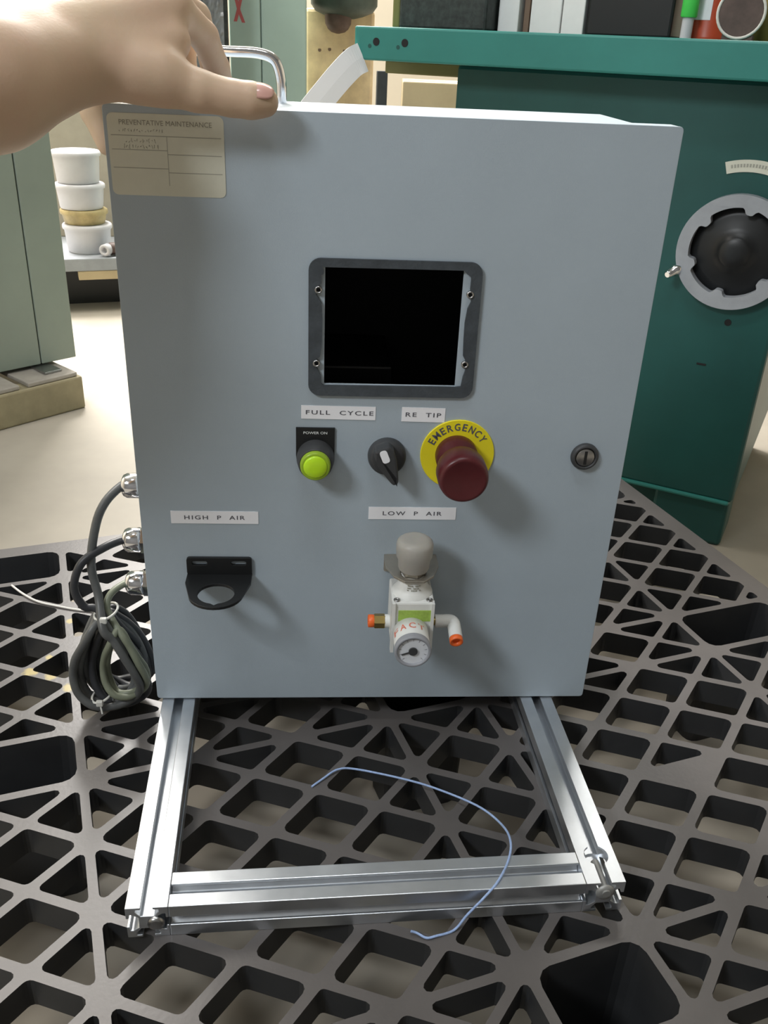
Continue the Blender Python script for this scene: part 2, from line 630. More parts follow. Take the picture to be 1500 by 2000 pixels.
# pocket rims, and one hollow leg under each pocket
for (i, j) in POCK:
    ia, ib = pspan(i)
    p = [(ia * UX, j * VY), (ib * UX, j * VY), (ib * UX, (j + 2) * VY), (ia * UX, (j + 2) * VY)]
    ring = cell(p, 0.0042, 0.013, wall=False)
    n = len(ring)
    cx, cy = (ia + ib) / 2 * UX, (j + 1) * VY
    lg = MB()
    lev = [(0.0, 1.0, 0.0), (-0.137, 0.90, 0.0)]
    vs = []
    for z, s_, _ in lev: vs += [(cx + (q.x - cx) * s_, cy + (q.y - cy) * s_, z) for q in ring]
    for z, s_, _ in ((-0.14, 0.94, 0), (-0.0001, 1.04, 0)): vs += [(cx + (q.x - cx) * s_, cy + (q.y - cy) * s_, z) for q in ring]
    fs = []
    for l in range(3):
        for k in range(n): fs.append((l * n + k, l * n + (k + 1) % n, (l + 1) * n + (k + 1) % n, (l + 1) * n + k))
    fs[n:2 * n] = []
    lg.add(vs, fs)
    lg.add([vs[n + k] for k in range(n)], [tuple(range(n))])
    lg.add([vs[2 * n + k] for k in range(n)], [tuple(range(n))])
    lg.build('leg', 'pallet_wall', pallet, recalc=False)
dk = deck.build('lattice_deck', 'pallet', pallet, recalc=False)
dk.data.materials.append(MT['pallet_wall'])      # paler grey on level faces; darker grey on hole walls and rim sides
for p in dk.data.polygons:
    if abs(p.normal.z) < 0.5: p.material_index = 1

# ------------------------------------------------------------------ aluminium frame
PROF = []


def profile():
    h, o, t, i_, d = 0.015, 0.0041, 0.0022, 0.0080, 0.0088
    q = [(o, h), (o, h - t), (i_, h - t), (i_, h - 0.0045), (o + 0.0008, h - d), ]
    side = [(-p[0], p[1]) for p in q] + [(p[0], p[1]) for p in q[::-1]]
    pts = []
    for k in range(4):
        a = -k * PI / 2
        c, s_ = math.cos(a), math.sin(a)
        pts.append((-h * c - h * s_ if False else (-h) * c - (h) * s_, (-h) * s_ + h * c))
        for p in side: pts.append((p[0] * c - p[1] * s_, p[0] * s_ + p[1] * c))
    return pts


PR = profile()
frame = empty('extrusion_frame', (-0.0127, 0.0, -0.03))
tag(frame, 'silver slotted aluminium base frame lying on the pallet below the control box', 'frame')
YF = -0.2205


def rail(name, x, y0, y1, axis='y'):
    # profile (a,b): a across, b up; c along
    if axis == 'y':
        mx = Matrix(((1, 0, 0, x), (0, 0, 1, 0), (0, 1, 0, 0.015), (0, 0, 0, 1)))
        return MB().plate(PR, [], y0, y1, mx)
    mx = Matrix(((0, 0, 1, 0), (1, 0, 0, x), (0, 1, 0, 0.015), (0, 0, 0, 1)))
    return MB().plate(PR, [], y0, y1, mx)


XL, XR = -0.1826 + 0.015, 0.1826 - 0.015
rl = rail('rail', XL, YF, 0.25).build('rail', 'alu', frame, bevel=0.0006)
rr_ = rail('rail', XR, YF, 0.25).build('rail', 'alu', frame)
cut = MB().cyl((XR, YF + 0.026, 0.0195), (XR, YF + 0.026, 0.05), 0.0092, n=40, smooth=False).build('cutter', 'alu', frame)
bpy.context.view_layer.update()
bo = rr_.modifiers.new('b', 'BOOLEAN')
bo.object = cut
bo.operation = 'DIFFERENCE'
bo.solver = 'EXACT'
bpy.context.view_layer.update()
bake(rr_)
bpy.data.objects.remove(cut)
bv = rr_.modifiers.new('bevel', 'BEVEL')
bv.width = 0.0005
bv.limit_method = 'ANGLE'
bv.angle_limit = math.radians(50)
rail('crossbar', YF + 0.015, XL + 0.0152, XR - 0.0152, 'x').build('crossbar', 'alu', frame, bevel=0.0006)
rail('crossbar', 0.235, XL + 0.0152, XR - 0.0152, 'x').build('crossbar', 'alu', frame, bevel=0.0006)
# connector bolt: shank in the slot, flanged head at the rail end
cb = MB()
cb.cyl((XR, YF - 0.004, 0.0225), (XR, YF + 0.026, 0.0225), 0.0032, n=16)
cb.lathe((XR, YF, 0.021), (XR, YF - 0.01, 0.021), [(0.0002, 0.0072), (0.0014, 0.0072), (0.0026, 0.005), (0.0032, 0.003)], 24)
cb.build('connector_bolt', 'bolt_grey', frame)
cb = MB()
cb.lathe((XL + 0.006, YF, 0.015), (XL + 0.006, YF - 0.01, 0.015), [(0.0002, 0.006), (0.002, 0.006), (0.003, 0.004)], 20)
cb.build('connector_bolt', 'steel', frame)

# ------------------------------------------------------------------ control box
box = empty('control_box', (0.0, 0.0, 0.0012), -0.0404)
tag(box, 'grey-blue steel control box with square cutout and emergency button, held by a hand', 'control box')
W2, HH = 0.2, 0.5025
HX0, HX1, HZ0, HZ1 = -0.0495, 0.0533, 0.3085, 0.3990
door = MB()
door.plate(rrect(-W2, W2, 0, HH, 0.003, 3), [[(HX0, HZ0), (HX0, HZ1), (HX1, HZ1), (HX1, HZ0)]], 0.0, 0.003, FRONT)
for (a, b, c, d) in ((-W2, W2, 0.0002, 0.003), (-W2, W2, HH - 0.003, HH - 0.0002)):
    door.box(a + 0.002, b - 0.002, 0.003, 0.022, c, d)
for (a, b) in ((-W2 + 0.0002, -W2 + 0.003), (W2 - 0.003, W2 - 0.0002)):
    door.box(a, b, 0.003, 0.022, 0.002, HH - 0.002)
door.build('door', 'panel', box, bevel=0.0008)
bd = MB()
bx0, bx1, bz0, bz1, by0, by1 = -0.194, 0.194, 0.004, 0.4975, 0.0225, 0.192
t = 0.002
bd.box(bx0, bx1, by1 - t, by1, bz0, bz1)
bd.box(bx0, bx0 + t, by0, by1, bz0, bz1)
bd.box(bx1 - t, bx1, by0, by1, bz0, bz1)
bd.box(bx0, bx1, by0, by1, bz0, bz0 + t)
bd.box(bx0, bx1, by0, by1, bz1 - t, bz1)
bd.build('body', 'panel', box, bevel=0.0012)
rp = MB()
rp.plate(rrect(-0.196, 0.196, 0.002, 0.5005, 0.004, 3), [rrect(-0.186, 0.186, 0.012, 0.490, 0.004, 3)], 0.0232, 0.0268, FRONT)
rp.build('rain_channel', 'panel', box)
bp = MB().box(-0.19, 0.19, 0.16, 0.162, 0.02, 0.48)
bp.build('back_plate', 'dark_inside', box)  # near-black colour carries the shade inside the box
MB().rbox(-0.056, 0.008, 0.065, 0.16, 0.25, 0.302, 0.002).build('terminal_block', 'black', box)
MB().box(-0.1, 0.1, 0.0035, 0.006, 0.2, 0.3075).build('wire_shield', 'dark_inside', box)

# foam gasket ring left around the missing screen
inner = [(-51.0, 399), (-49.8, 399), (53.0, 399.3), (55, 397), (58.8, 394.5), (58.6, 385), (60.6, 381), (60, 376), (57.8, 371),
         (56.6, 360), (56.8, 346), (57.4, 334), (60.8, 328), (60.3, 323), (58.6, 317), (57.6, 309.2), (53.5, 308.6),
         (-49.8, 308.2), (-51.6, 309.2), (-52.2, 316), (-54.4, 321), (-57.2, 325), (-55.8, 329.5), (-52.8, 331),
         (-51.6, 341), (-51.3, 360), (-52.0, 372), (-54.2, 376), (-56.2, 379), (-55.4, 385), (-52.3, 387), (-52.4, 393.2), (-50.8, 394)]
inner = [(a / 1000, b / 1000) for a, b in inner]
MB().plate(rrect(-0.0617, 0.0670, 0.2997, 0.4053, 0.009, 6), [inner], -0.0026, -0.0001, FRONT).build('gasket', 'gasket', box, bevel=0.0005)
for (hx, hz) in ((-0.0544, 0.3823), (-0.0555, 0.3258), (0.0588, 0.3815), (0.0592, 0.3272)):
    st = MB().lathe((hx, -0.0003, hz), (hx, -0.01, hz), [(0.0, 0.0027), (0.0030, 0.0027), (0.0030, 0.0017), (0.001, 0.0016)], 16, caps=False)
    so = st.build('stud_sleeve', 'steel', box)
    MB().cyl((hx, -0.0006, hz), (hx, -0.0012, hz), 0.0017, n=14).build('bore', 'dark_inside', so)


def strip(txt, x0, x1, z0, z1, h, wd, tilt=0.0, shift=0.0):
    m = MB()
    cx, cz = (x0 + x1) / 2, (z0 + z1) / 2
    R_ = Matrix.Translation((cx, 0, cz)) @ Matrix.Rotation(-tilt, 4, 'Y')
    m.box(-(x1 - x0) / 2, (x1 - x0) / 2, -0.0004, -0.00005, -(z1 - z0) / 2, (z1 - z0) / 2, R_)
    o = m.build('label_strip', 'white_label', box)
    letters('lettering', txt, cx + shift, cz, h, wd, -0.00055, 'ink', o, bold=0.012, rot=tilt, spacing=1.25)
    return o


def wide(txt):
    return txt


strip('FULL  CYCLE', -0.0673, -0.0084, 0.2793, 0.2905, 0.0036, 0.0535, -0.006, 0.001)
strip('RE  TIP', 0.0124, 0.0472, 0.2783, 0.2904, 0.0036, 0.0285, -0.012)
strip('HIGH  P  AIR', -0.1751, -0.1030, 0.1843, 0.1958, 0.0038, 0.050)
strip('LOW  P  AIR', -0.0111, 0.0628, 0.1899, 0.2014, 0.0038, 0.050)

# maintenance label
pl = MB().plate(rrect(-0.1975, -0.1195, 0.4445, 0.4972, 0.004, 5), [], -0.0004, -0.00005, FRONT).build('paper_label', 'cream', box)
pl['label'] = 'cream maintenance sticker with ruled boxes'
ru = MB()
for (x0, x1, z, th) in ((-0.1955, -0.1215, 0.4832, 0.00025), (-0.1955, -0.1582, 0.4742, 0.00025), (-0.1582, -0.1215, 0.4718, 0.00025),
                        (-0.1955, -0.1582, 0.4625, 0.00025), (-0.1582, -0.1215, 0.4600, 0.00025)):
    ru.box(x0, x1, -0.0005, -0.00042, z - th, z + th)
ru.box(-0.1584, -0.1580, -0.0005, -0.00042, 0.4515, 0.4832)
ru.build('ruled_lines', 'rule_ink', pl)
letters('lettering', 'PREVENTATIVE MAINTENANCE', -0.1585, 0.4915, 0.0032, 0.062, -0.00055, 'faint_ink', pl)
hw = MB()
for (x0, x1, z, hgt) in ((-0.190, -0.160, 0.4865, 0.0016), (-0.186, -0.166, 0.4800, 0.0022), (-0.188, -0.164, 0.4765, 0.0022)):
    x = x0
    while x < x1:
        pts = [(x + random.uniform(0, 0.0012), -0.0005, z + random.uniform(-hgt, hgt) * 0.7) for _ in range(3)]
        hw.tube(pts, 0.00014, 4)
        x += 0.0019
hw.build('handwriting', 'faint_ink', pl)

# pilot light
lp = MB()
cxp, czp = -0.0557, 0.2482
o_ = [(-0.0714, 0.2722), (-0.0714, czp)] + [(cxp + 0.0157 * math.cos(a), czp + 0.0157 * math.sin(a)) for a in
                                            [PI + PI * k / 14 for k in range(1, 14)]] + [(-0.0405, czp), (-0.0405, 0.2722)]
lp.plate(o_, [], -0.0016, -0.0001, FRONT)
lpo = lp.build('legend_plate', 'black', box)
letters('lettering', 'POWER ON', -0.0560, 0.2680, 0.0022, 0.019, -0.0018, 'white_ink', lpo, bold=0.01)
pz = 0.2470
ph = MB().lathe((cxp, -0.0016, pz), (cxp, -0.03, pz), [(0, 0.0152), (0.004, 0.0152), (0.0145, 0.0136), (0.0155, 0.0128)], 36).build('pilot_light', 'charcoal', box)
MB().lathe((cxp, -0.0165, pz), (cxp, -0.03, pz), [(0, 0.0122), (0.0042, 0.0119), (0.0052, 0.0108), (0.0050, 0.0096)], 36).build('lens_rim', 'lime_rim', ph)
MB().lathe((cxp, -0.0180, pz), (cxp, -0.03, pz), [(0, 0.0097), (0.0040, 0.0094), (0.0050, 0.0082), (0.0054, 0.004), (0.0055, 0.0005)], 32).build('lens', 'lime', ph)

# selector switch
kx, kz = 0.0020, 0.2488
sw = MB().lathe((kx, -0.0001, kz), (kx, -0.03, kz), [(0, 0.0156), (0.003, 0.0156), (0.006, 0.0150), (0.0085, 0.0138), (0.0095, 0.0118), (0.0095, 0.001)], 40).build('selector_switch', 'charcoal', box)
kn = MB()
ang = math.atan2(-0.029, 0.0115)
for_knob = []
ridge = [(-0.0150, 0.0060), (-0.0095, 0.0082), (0.0, 0.0075), (0.008, 0.0055), (0.0150, 0.0034), (0.0185, 0.0018)]
out_l = [(a, b) for a, b in ridge] + [(a, -b) for a, b in ridge[::-1]]
rot = Matrix(((math.cos(ang), -math.sin(ang), 0, kx), (0, 0, 1, 0), (math.sin(ang), math.cos(ang), 0, kz), (0, 0, 0, 1)))
kn.plate(out_l, [], -0.0215, -0.008, rot)
kno = kn.build('knob', 'charcoal', sw, bevel=0.0016)
mk = MB()
mk.plate(rrect(-0.0138, -0.0030, -0.0030, 0.0030, 0.0022, 4), [], -0.0220, -0.0213, rot)
mk.build('marker', 'white_label', sw)

# emergency stop
ex, ez = 0.0595, 0.2505
es = MB().lathe((ex, -0.0001, ez), (ex, -0.03, ez), [(0, 0.0303), (0.0010, 0.0303), (0.0013, 0.0299)], 64).build('emergency_plate', 'yellow', box)
es['label'] = 'round yellow plate marked EMERGENCY'
lt = MB()
word = 'EMERGENCY'
for k, ch in enumerate(word):
    a = math.radians(90 + 58 - k * 116 / (len(word) - 1) + 4)
    vs, fs = text_mesh(ch, 0.0062, None, 0.008 if ch == 'M' else 0.02)
    wd_ = max(v[0] for v in vs) - min(v[0] for v in vs)
    sc = min(1.0, 0.0052 / wd_) if ch == 'M' else min(1.0, 0.0046 / wd_)
    rt = a - PI / 2
    lt.add([(ex + 0.0243 * math.cos(a) + (u * sc) * math.cos(rt) - v * math.sin(rt), -0.0016,
             ez + 0.0243 * math.sin(a) + (u * sc) * math.sin(rt) + v * math.cos(rt)) for u, v in vs], fs)
lt.build('lettering', 'ink', es, recalc=False)
MB().lathe((ex - 0.001, -0.0014, ez), (ex - 0.001, -0.06, ez),
           [(0, 0.0172), (0.012, 0.0172), (0.015, 0.0150), (0.022, 0.0150), (0.026, 0.0188), (0.030, 0.0198), (0.043, 0.0198),
            (0.0470, 0.0192), (0.0490, 0.0178), (0.0495, 0.0165), (0.0488, 0.0150), (0.0486, 0.001)], 48).build('mushroom_button', 'maroon', es)

# quarter-turn lock
lx, lz = 0.1654, 0.2505
lk = MB().lathe((lx, -0.0001, lz), (lx, -0.03, lz), [(0, 0.0116), (0.002, 0.0116), (0.0045, 0.0100), (0.0045, 0.0086), (0.002, 0.0082)], 36, caps=False).build('door_lock', 'charcoal', box)
MB().lathe((lx, -0.0005, lz), (lx, -0.03, lz), [(0, 0.0082), (0.0030, 0.0080), (0.0036, 0.0070), (0.0036, 0.0005)], 30).build('lock_core', 'steel', lk)
MB().box(lx - 0.0011, lx + 0.0011, -0.0046, -0.0040, lz - 0.0058, lz + 0.0058).build('slot', 'black', lk)

# black regulator bracket without its regulator
bk = MB()
vx0, vx1 = -0.1645, -0.1095
bk.plate(rrect(vx0, vx1, 0.1355, 0.1525, 0.0025, 3),
         [rrect(-0.160, -0.147, 0.1452, 0.1492, 0.0019, 4), rrect(-0.127, -0.114, 0.1452, 0.1492, 0.0019, 4)], -0.003, -0.0001, FRONT)
bx = (vx0 + vx1) / 2
outl = [(vx0, -0.0001), (vx0, -0.016)]
for k in range(13):
    a = math.radians(200 + 140 * k / 12)
    outl.append((bx + 0.0225 * math.cos(a), -0.0325 + 0.0215 * math.sin(a)))
outl += [(vx1, -0.016), (vx1, -0.0001)]
hole = [(bx + 0.0152 * math.cos(2 * PI * k / 32), -0.0330 + 0.0152 * math.sin(2 * PI * k / 32)) for k in range(32)]
hole[24] = (hole[24][0], hole[24][1] - 0.002)
bk.plate(outl, [hole], 0.1335, 0.1362)
bk.build('empty_bracket', 'black', box, bevel=0.0005)

# low pressure regulator
gx = 0.0262
rb = MB()
rb.rbox(gx - 0.0178, gx + 0.0172, -0.050, -0.0105, 0.0965, 0.1385, 0.0016)
rb.box(gx - 0.0178, gx - 0.0152, -0.052, -0.046, 0.0900, 0.1385)
rb.box(gx + 0.0146, gx + 0.0172, -0.052, -0.046, 0.0900, 0.1385)
reg = rb.build('regulator_body', 'reg_white', box)
reg['label'] = 'white air pressure regulator with gauge'
MB().lathe((gx, -0.0305, 0.1384), (gx, -0.0305, 0.2), [(0, 0.0172), (0.0015, 0.0168), (0.004, 0.0140), (0.0085, 0.0122), (0.0150, 0.0112), (0.0165, 0.0095)], 32).build('bonnet', 'reg_white', reg)
tx = MB()
for k, row in enumerate((0.1500, 0.1480, 0.1461)):
    for c in range(7):
        if (k + c) % 4 == 3: continue
        aa = -PI / 2 + (c - 3) * 0.13
        for dz in (0, 0.0006):
            pass
        rr0 = 0.0121 + (0.150 - row) * 0.18 + 0.0004
        tx.box(-0.00055, 0.00055, -0.0001, 0.0001, -0.0005, 0.0005,
               Matrix.Translation((gx + rr0 * math.cos(aa), -0.0305 + rr0 * math.sin(aa), row)) @ Matrix.Rotation(aa + PI / 2, 4, 'Z'))
tx.build('fine_print', 'faint_ink', reg)
bb = MB()
bb.plate(rrect(gx - 0.0225, gx + 0.0225, 0.1395, 0.1560, 0.002, 3), [], -0.0022, -0.0001, FRONT)
hp = [(gx + 0.0108 * math.cos(2 * PI * k / 24), -0.0305 + 0.0108 * math.sin(2 * PI * k / 24)) for k in range(24)]
bb.plate([(gx - 0.0225, -0.0001), (gx - 0.0225, -0.020), (gx - 0.0165, -0.036), (gx - 0.008, -0.0445), (gx + 0.008, -0.0445), (gx + 0.0165, -0.036),
          (gx + 0.0225, -0.020), (gx + 0.0225, -0.0001)], [hp], 0.1538, 0.1558)
bb.build('mount_bracket', 'zinc', reg, bevel=0.0004)
MB().lathe((gx, -0.0305, 0.1545), (gx, -0.0305, 0.2), [(0, 0.0102), (0.0016, 0.0104), (0.0055, 0.0104), (0.0056, 0.0095)], 6, smooth=False).build('lock_nut', 'zinc', reg)
kb = MB()
prof = [(0, 0.0122), (0.002, 0.0130), (0.009, 0.0134), (0.0125, 0.0150), (0.0225, 0.0153), (0.0255, 0.0146), (0.0278, 0.0118), (0.0284, 0.0085), (0.0278, 0.001)]
kb.lathe((gx, -0.0305, 0.1602), (gx, -0.0305, 0.2), prof, 48)
kb.build('adjust_knob', 'reg_knob', reg)
for s_ in (-1, 1):
    MB().lathe((gx - 0.0003 + s_ * 0.0135, -0.046, 0.1384), (gx - 0.0003 + s_ * 0.0135, -0.046, 0.2), [(0, 0.0028), (0.0010, 0.0028), (0.0012, 0.0014), (0.0004, 0.0013)], 14).build('screw', 'steel', reg)
MB().box(gx - 0.0125, gx + 0.0158, -0.0504, -0.0499, 0.1205, 0.1312).build('green_sticker', 'reg_green', reg)
gz = 0.1120
MB().lathe((gx - 0.002, -0.0498, gz), (gx - 0.002, -0.1, gz), [(0, 0.0105), (0.003, 0.0105), (0.004, 0.0146), (0.026, 0.0146), (0.0262, 0.0130)], 48).build('gauge_case', 'reg_white', reg)
MB().lathe((gx - 0.002, -0.0755, gz), (gx - 0.002, -0.1, gz), [(0, 0.0148), (0.0055, 0.0150), (0.0065, 0.0144), (0.0062, 0.0126), (0.0045, 0.0124)], 48, caps=False).build('gauge_bezel', 'gauge_grey', reg)
MB().lathe((gx - 0.002, -0.0795, gz), (gx - 0.002, -0.1, gz), [(0, 0.0127), (0.0004, 0.0127)], 40).build('gauge_dial', 'gauge_face', reg)
tk = MB()
for k in range(11):
    a = math.radians(225 - 27 * k)
    tk.box(-0.0010, 0.0010, -0.0001, 0.0001, -0.0002, 0.0002, Matrix.Translation((gx - 0.002 + 0.0105 * math.cos(a), -0.0801, gz + 0.0105 * math.sin(a))) @ Matrix.Rotation(-a, 4, 'Y'))
tk.build('tick_marks', 'gauge_grey', reg)
nd = MB()
nd.cyl((gx - 0.002, -0.0800, gz), (gx - 0.002, -0.0815, gz), 0.0036, n=20)
a = math.radians(200)
nd.box(-0.001, 0.0098, -0.0004, 0.0002, -0.0006, 0.0006, Matrix.Translation((gx - 0.002, -0.0806, gz)) @ Matrix.Rotation(-a, 4, 'Y'))
nd.build('needle', 'charcoal', reg)
# red letters on the tape wrapped over the gauge case
for k, ch in enumerate('FACT'):
    vs, fs = text_mesh(ch, 0.0075, 0.0056, 0.02)
    c0 = math.radians(152 - k * 31)
    m = MB()
    m.add([(gx - 0.002 + 0.01475 * math.cos(c0 - u / 0.0147), -0.0645 + v, gz + 0.01475 * math.sin(c0 - u / 0.0147)) for u, v in vs], fs)
    m.build('tape_letter', 'red_ink', reg, recalc=False)
fz, fy = 0.1070, -0.030
MB().lathe((gx - 0.0178, fy, fz), (gx - 0.06, fy, fz), [(0, 0.0058), (0.004, 0.0058)], 20).build('port_collar', 'reg_white', reg)
MB().lathe((gx - 0.0216, fy, fz), (gx - 0.06, fy, fz), [(0, 0.0060), (0.0008, 0.0064), (0.0088, 0.0064), (0.0094, 0.0058)], 6, smooth=False).build('brass_fitting', 'brass', reg)
MB().lathe((gx - 0.0306, fy, fz), (gx - 0.06, fy, fz), [(0, 0.0050), (0.001, 0.0056), (0.0052, 0.0056), (0.0056, 0.0045), (0.0046, 0.0030)], 24).build('push_collet', 'orange', reg)
MB().cyl((gx + 0.0172, fy, fz), (gx + 0.0225, fy, fz), 0.0038, n=18).build('brass_neck', 'brass', reg)
el = MB()
pts = smooth_path([(gx + 0.0215, fy, fz), (gx + 0.028, fy, fz), (gx + 0.0345, fy, fz), (gx + 0.0372, fy - 0.002, fz - 0.001), (gx + 0.0378, fy - 0.006, fz - 0.003), (gx + 0.0380, fy - 0.017, fz - 0.006)], 5)
el.tube(pts, 0.0058, 18)
el.build('elbow', 'reg_white', reg)
pd = Vector((0.0002, -0.011, -0.003)).normalized()
p0 = Vector(pts[-1]) - pd * 0.0005
MB().lathe(p0, p0 + pd, [(0, 0.0050), (0.0008, 0.0057), (0.0048, 0.0057), (0.0052, 0.0048), (0.0040, 0.0030), (0.002, 0.0028)], 24).build('push_collet', 'orange', reg)

# cable glands on the left wall
GL = [(0.078, 0.1805), (0.062, 0.1330), (0.056, 0.0905)]
for (gy, gz_) in GL:
    g = MB().lathe((-0.1938, gy, gz_), (-0.25, gy, gz_), [(0, 0.0128), (0.006, 0.0128), (0.007, 0.0100), (0.013, 0.0100)], 24).build('cable_gland', 'charcoal', box)
    MB().lathe((-0.2060, gy, gz_), (-0.25, gy, gz_), [(0, 0.0115), (0.001, 0.0126), (0.008, 0.0126), (0.009, 0.0112)], 6, smooth=False).build('hex_nut', 'chrome', g)
    MB().lathe((-0.2148, gy, gz_), (-0.25, gy, gz_), [(0, 0.0112), (0.001, 0.0117), (0.0115, 0.0114), (0.0145, 0.0098), (0.016, 0.0070), (0.0165, 0.0050)], 28).build('dome_nut', 'chrome', g)

# chrome grab handle on the rear of the lid
hd = MB()
hy = 0.165
hd.tube(smooth_path([(-0.178, hy, 0.4975), (-0.178, hy, 0.515), (-0.172, hy, 0.5285), (-0.158, hy, 0.534), (-0.128, hy, 0.5345), (-0.105, hy, 0.534),
                     (-0.0925, hy, 0.5290), (-0.0875, hy, 0.515), (-0.0870, hy, 0.4975)], 6), 0.0042, 16)
hd.build('handle', 'chrome', box)

# ------------------------------------------------------------------ cables hanging at the left
RZ = Matrix.Rotation(-0.0404, 4, 'Z')


def tip(k):
    gy, gz_ = GL[k]
    return RZ @ Vector((-0.2310, gy, gz_ + 0.0012))


def coil(cx, cy, zt, zb, wid, loops, dy, ph, lean=0.0):
    pts = []
    n = 14
    for k in range(int(loops * n) + 1):
        t = 2 * PI * k / n + ph
        f = (1 - math.cos(t)) / 2          # 0 at top, 1 at bottom
        u = k / n
        ww = wid * (0.30 + 0.70 * f) * (1 + 0.16 * math.sin(1.7 * u + ph))
        pts.append((cx + ww * math.sin(t) * 1.0 + lean * f, cy + dy * (u / max(loops, 1) - 0.5) + 0.004 * math.sin(3 * t + u),
                    zt + (zb - zt) * f * (1 - 0.07 * ((u * 1.37) % 1))))
    return pts


def cable(name, k, lead, coilpts, r, material, label):
    t0 = tip(k)
    inside = RZ @ Vector((-0.226, GL[k][0], GL[k][1] + 0.0012))
    path = smooth_path([inside, t0] + lead + coilpts, 5)
    o = MB().tube(path, r, 10).build(name, material)
    tag(o, label, 'cable', 'cables hanging beside the control box')
    return o


c1 = cable('power_cable', 0, [(-0.240, 0.070, 0.174), (-0.249, 0.062, 0.155), (-0.255, 0.052, 0.120), (-0.250, 0.044, 0.090)],
           coil(-0.249, 0.036, 0.072, -0.0215, 0.037, 4.3, 0.034, 0.35, 0.003), 0.0040, 'cable_grey',
           'grey cable leaving the topmost chrome gland, coiled beside the control box')
c2 = cable('power_cable', 1, [(-0.243, 0.058, 0.134), (-0.262, 0.048, 0.124), (-0.270, 0.042, 0.102), (-0.263, 0.040, 0.083), (-0.250, 0.040, 0.078)],
           coil(-0.243, 0.046, 0.068, -0.0225, 0.030, 5.2, 0.040, 0.9, 0.010), 0.0038, 'cable_dark',
           'dark cable leaving the middle chrome gland, coiled in several loops')
c3 = cable('power_cable', 2, [(-0.238, 0.053, 0.091), (-0.243, 0.046, 0.085), (-0.242, 0.040, 0.075)],
           coil(-0.233, 0.026, 0.064, -0.010, 0.024, 1.9, 0.010, 0.5, 0.004), 0.0032, 'cable_olive',
           'olive grey cable leaving the lowest chrome gland, thinnest of the coil')
for par, c, r in ((c1, (-0.244, 0.040, 0.077), 0.0105), (c2, (-0.254, 0.028, -0.008), 0.0095)):
    ring = [(c[0] + r * math.cos(2 * PI * k / 20), c[1] + r * 1.3 * math.sin(2 * PI * k / 20), c[2] + 0.003 * math.cos(2 * PI * k / 20)) for k in range(20)]
    m = MB().tube(ring, 0.0012, 6, closed=True)
    m.rbox(c[0] - 0.003, c[0] + 0.003, c[1] - r * 1.3 - 0.003, c[1] - r * 1.3 + 0.001, c[2] - 0.0028, c[2] + 0.0028, 0.0008)
    m.tube([(c[0], c[1] - r * 1.3, c[2]), (c[0] + 0.002, c[1] - r * 1.3 - 0.004, c[2] - 0.010)], 0.0009, 6)
    m.build('cable_tie', 'tie_white', par)

# ------------------------------------------------------------------ thread and cord
th = smooth_path([(-0.060, -0.081, -0.0290), (-0.050, -0.073, -0.028), (-0.036, -0.064, -0.0262), (-0.018, -0.065, -0.0265), (0.026, -0.082, -0.0255),
                  (0.055, -0.099, -0.024), (0.080, -0.124, -0.018), (0.092, -0.152, -0.010), (0.0915, -0.178, 0.0005), (0.0855, -0.1965, 0.0012), (0.0735, -0.2150, 0.0012),
                  (0.0620, -0.2240, -0.004), (0.050, -0.2270, -0.018), (0.040, -0.2312, -0.0285), (0.026, -0.2352, -0.0285), (0.019, -0.2362, -0.0285), (0.0125, -0.2325, -0.0275), (0.008, -0.2318, -0.026)], 8)
o = MB().tube(th, 0.00095, 8).build('blue_thread', 'thread')
tag(o, 'thin pale blue string curving over the front bar of the aluminium frame', 'string')
tn = smooth_path([(-0.398, 0.258, -0.0290), (-0.380, 0.238, -0.0285), (-0.359, 0.221, -0.0285), (-0.335, 0.211, -0.0285), (-0.314, 0.204, -0.0288), (-0.290, 0.199, -0.0288), (-0.262, 0.196, -0.0288)], 6)
o = MB().tube(tn, 0.0012, 8).build('white_string', 'cord_white')
tag(o, 'thin white string lying across the pallet left of the cables', 'string')

# ------------------------------------------------------------------ teal machine on the right
mc = empty('teal_machine', (0.63, 0.56, ZF), math.radians(-33))
tag(mc, 'teal enamelled machine base with a thick table top and round cast ring, behind the box', 'machine')
zb = -ZF   # local z of world zero


def Z(z): return z - ZF


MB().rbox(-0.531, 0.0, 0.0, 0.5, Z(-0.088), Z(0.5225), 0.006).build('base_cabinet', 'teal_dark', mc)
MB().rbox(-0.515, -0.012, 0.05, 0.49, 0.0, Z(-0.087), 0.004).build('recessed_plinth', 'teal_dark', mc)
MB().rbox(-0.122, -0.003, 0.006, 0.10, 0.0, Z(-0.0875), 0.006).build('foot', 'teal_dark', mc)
MB().rbox(-0.527, -0.004, -0.004, 0.02, Z(-0.0915), Z(-0.0845), 0.003).build('lip', 'teal', mc)
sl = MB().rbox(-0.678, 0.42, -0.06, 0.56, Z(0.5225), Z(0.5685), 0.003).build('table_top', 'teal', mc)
for (hx, hz) in ((-0.640, 0.548), (-0.592, 0.548)):
    MB().cyl((hx, -0.0606, Z(hz)), (hx, -0.058, Z(hz)), 0.0055, n=16).build('screw_hole', 'dark_inside', sl)
    MB().cyl((hx - 0.011, -0.0603, Z(hz - 0.006)), (hx - 0.011, -0.058, Z(hz - 0.006)), 0.003, n=12).build('screw_hole', 'teal_dark', sl)
MB().rbox(-0.665, -0.531, 0.02, 0.08, Z(0.504), Z(0.5223), 0.002).build('support_bar', 'olive', mc)
cxr, czr = -0.076, Z(0.301)
outer = circle(cxr, czr, 0.0800, 72)
inn = []
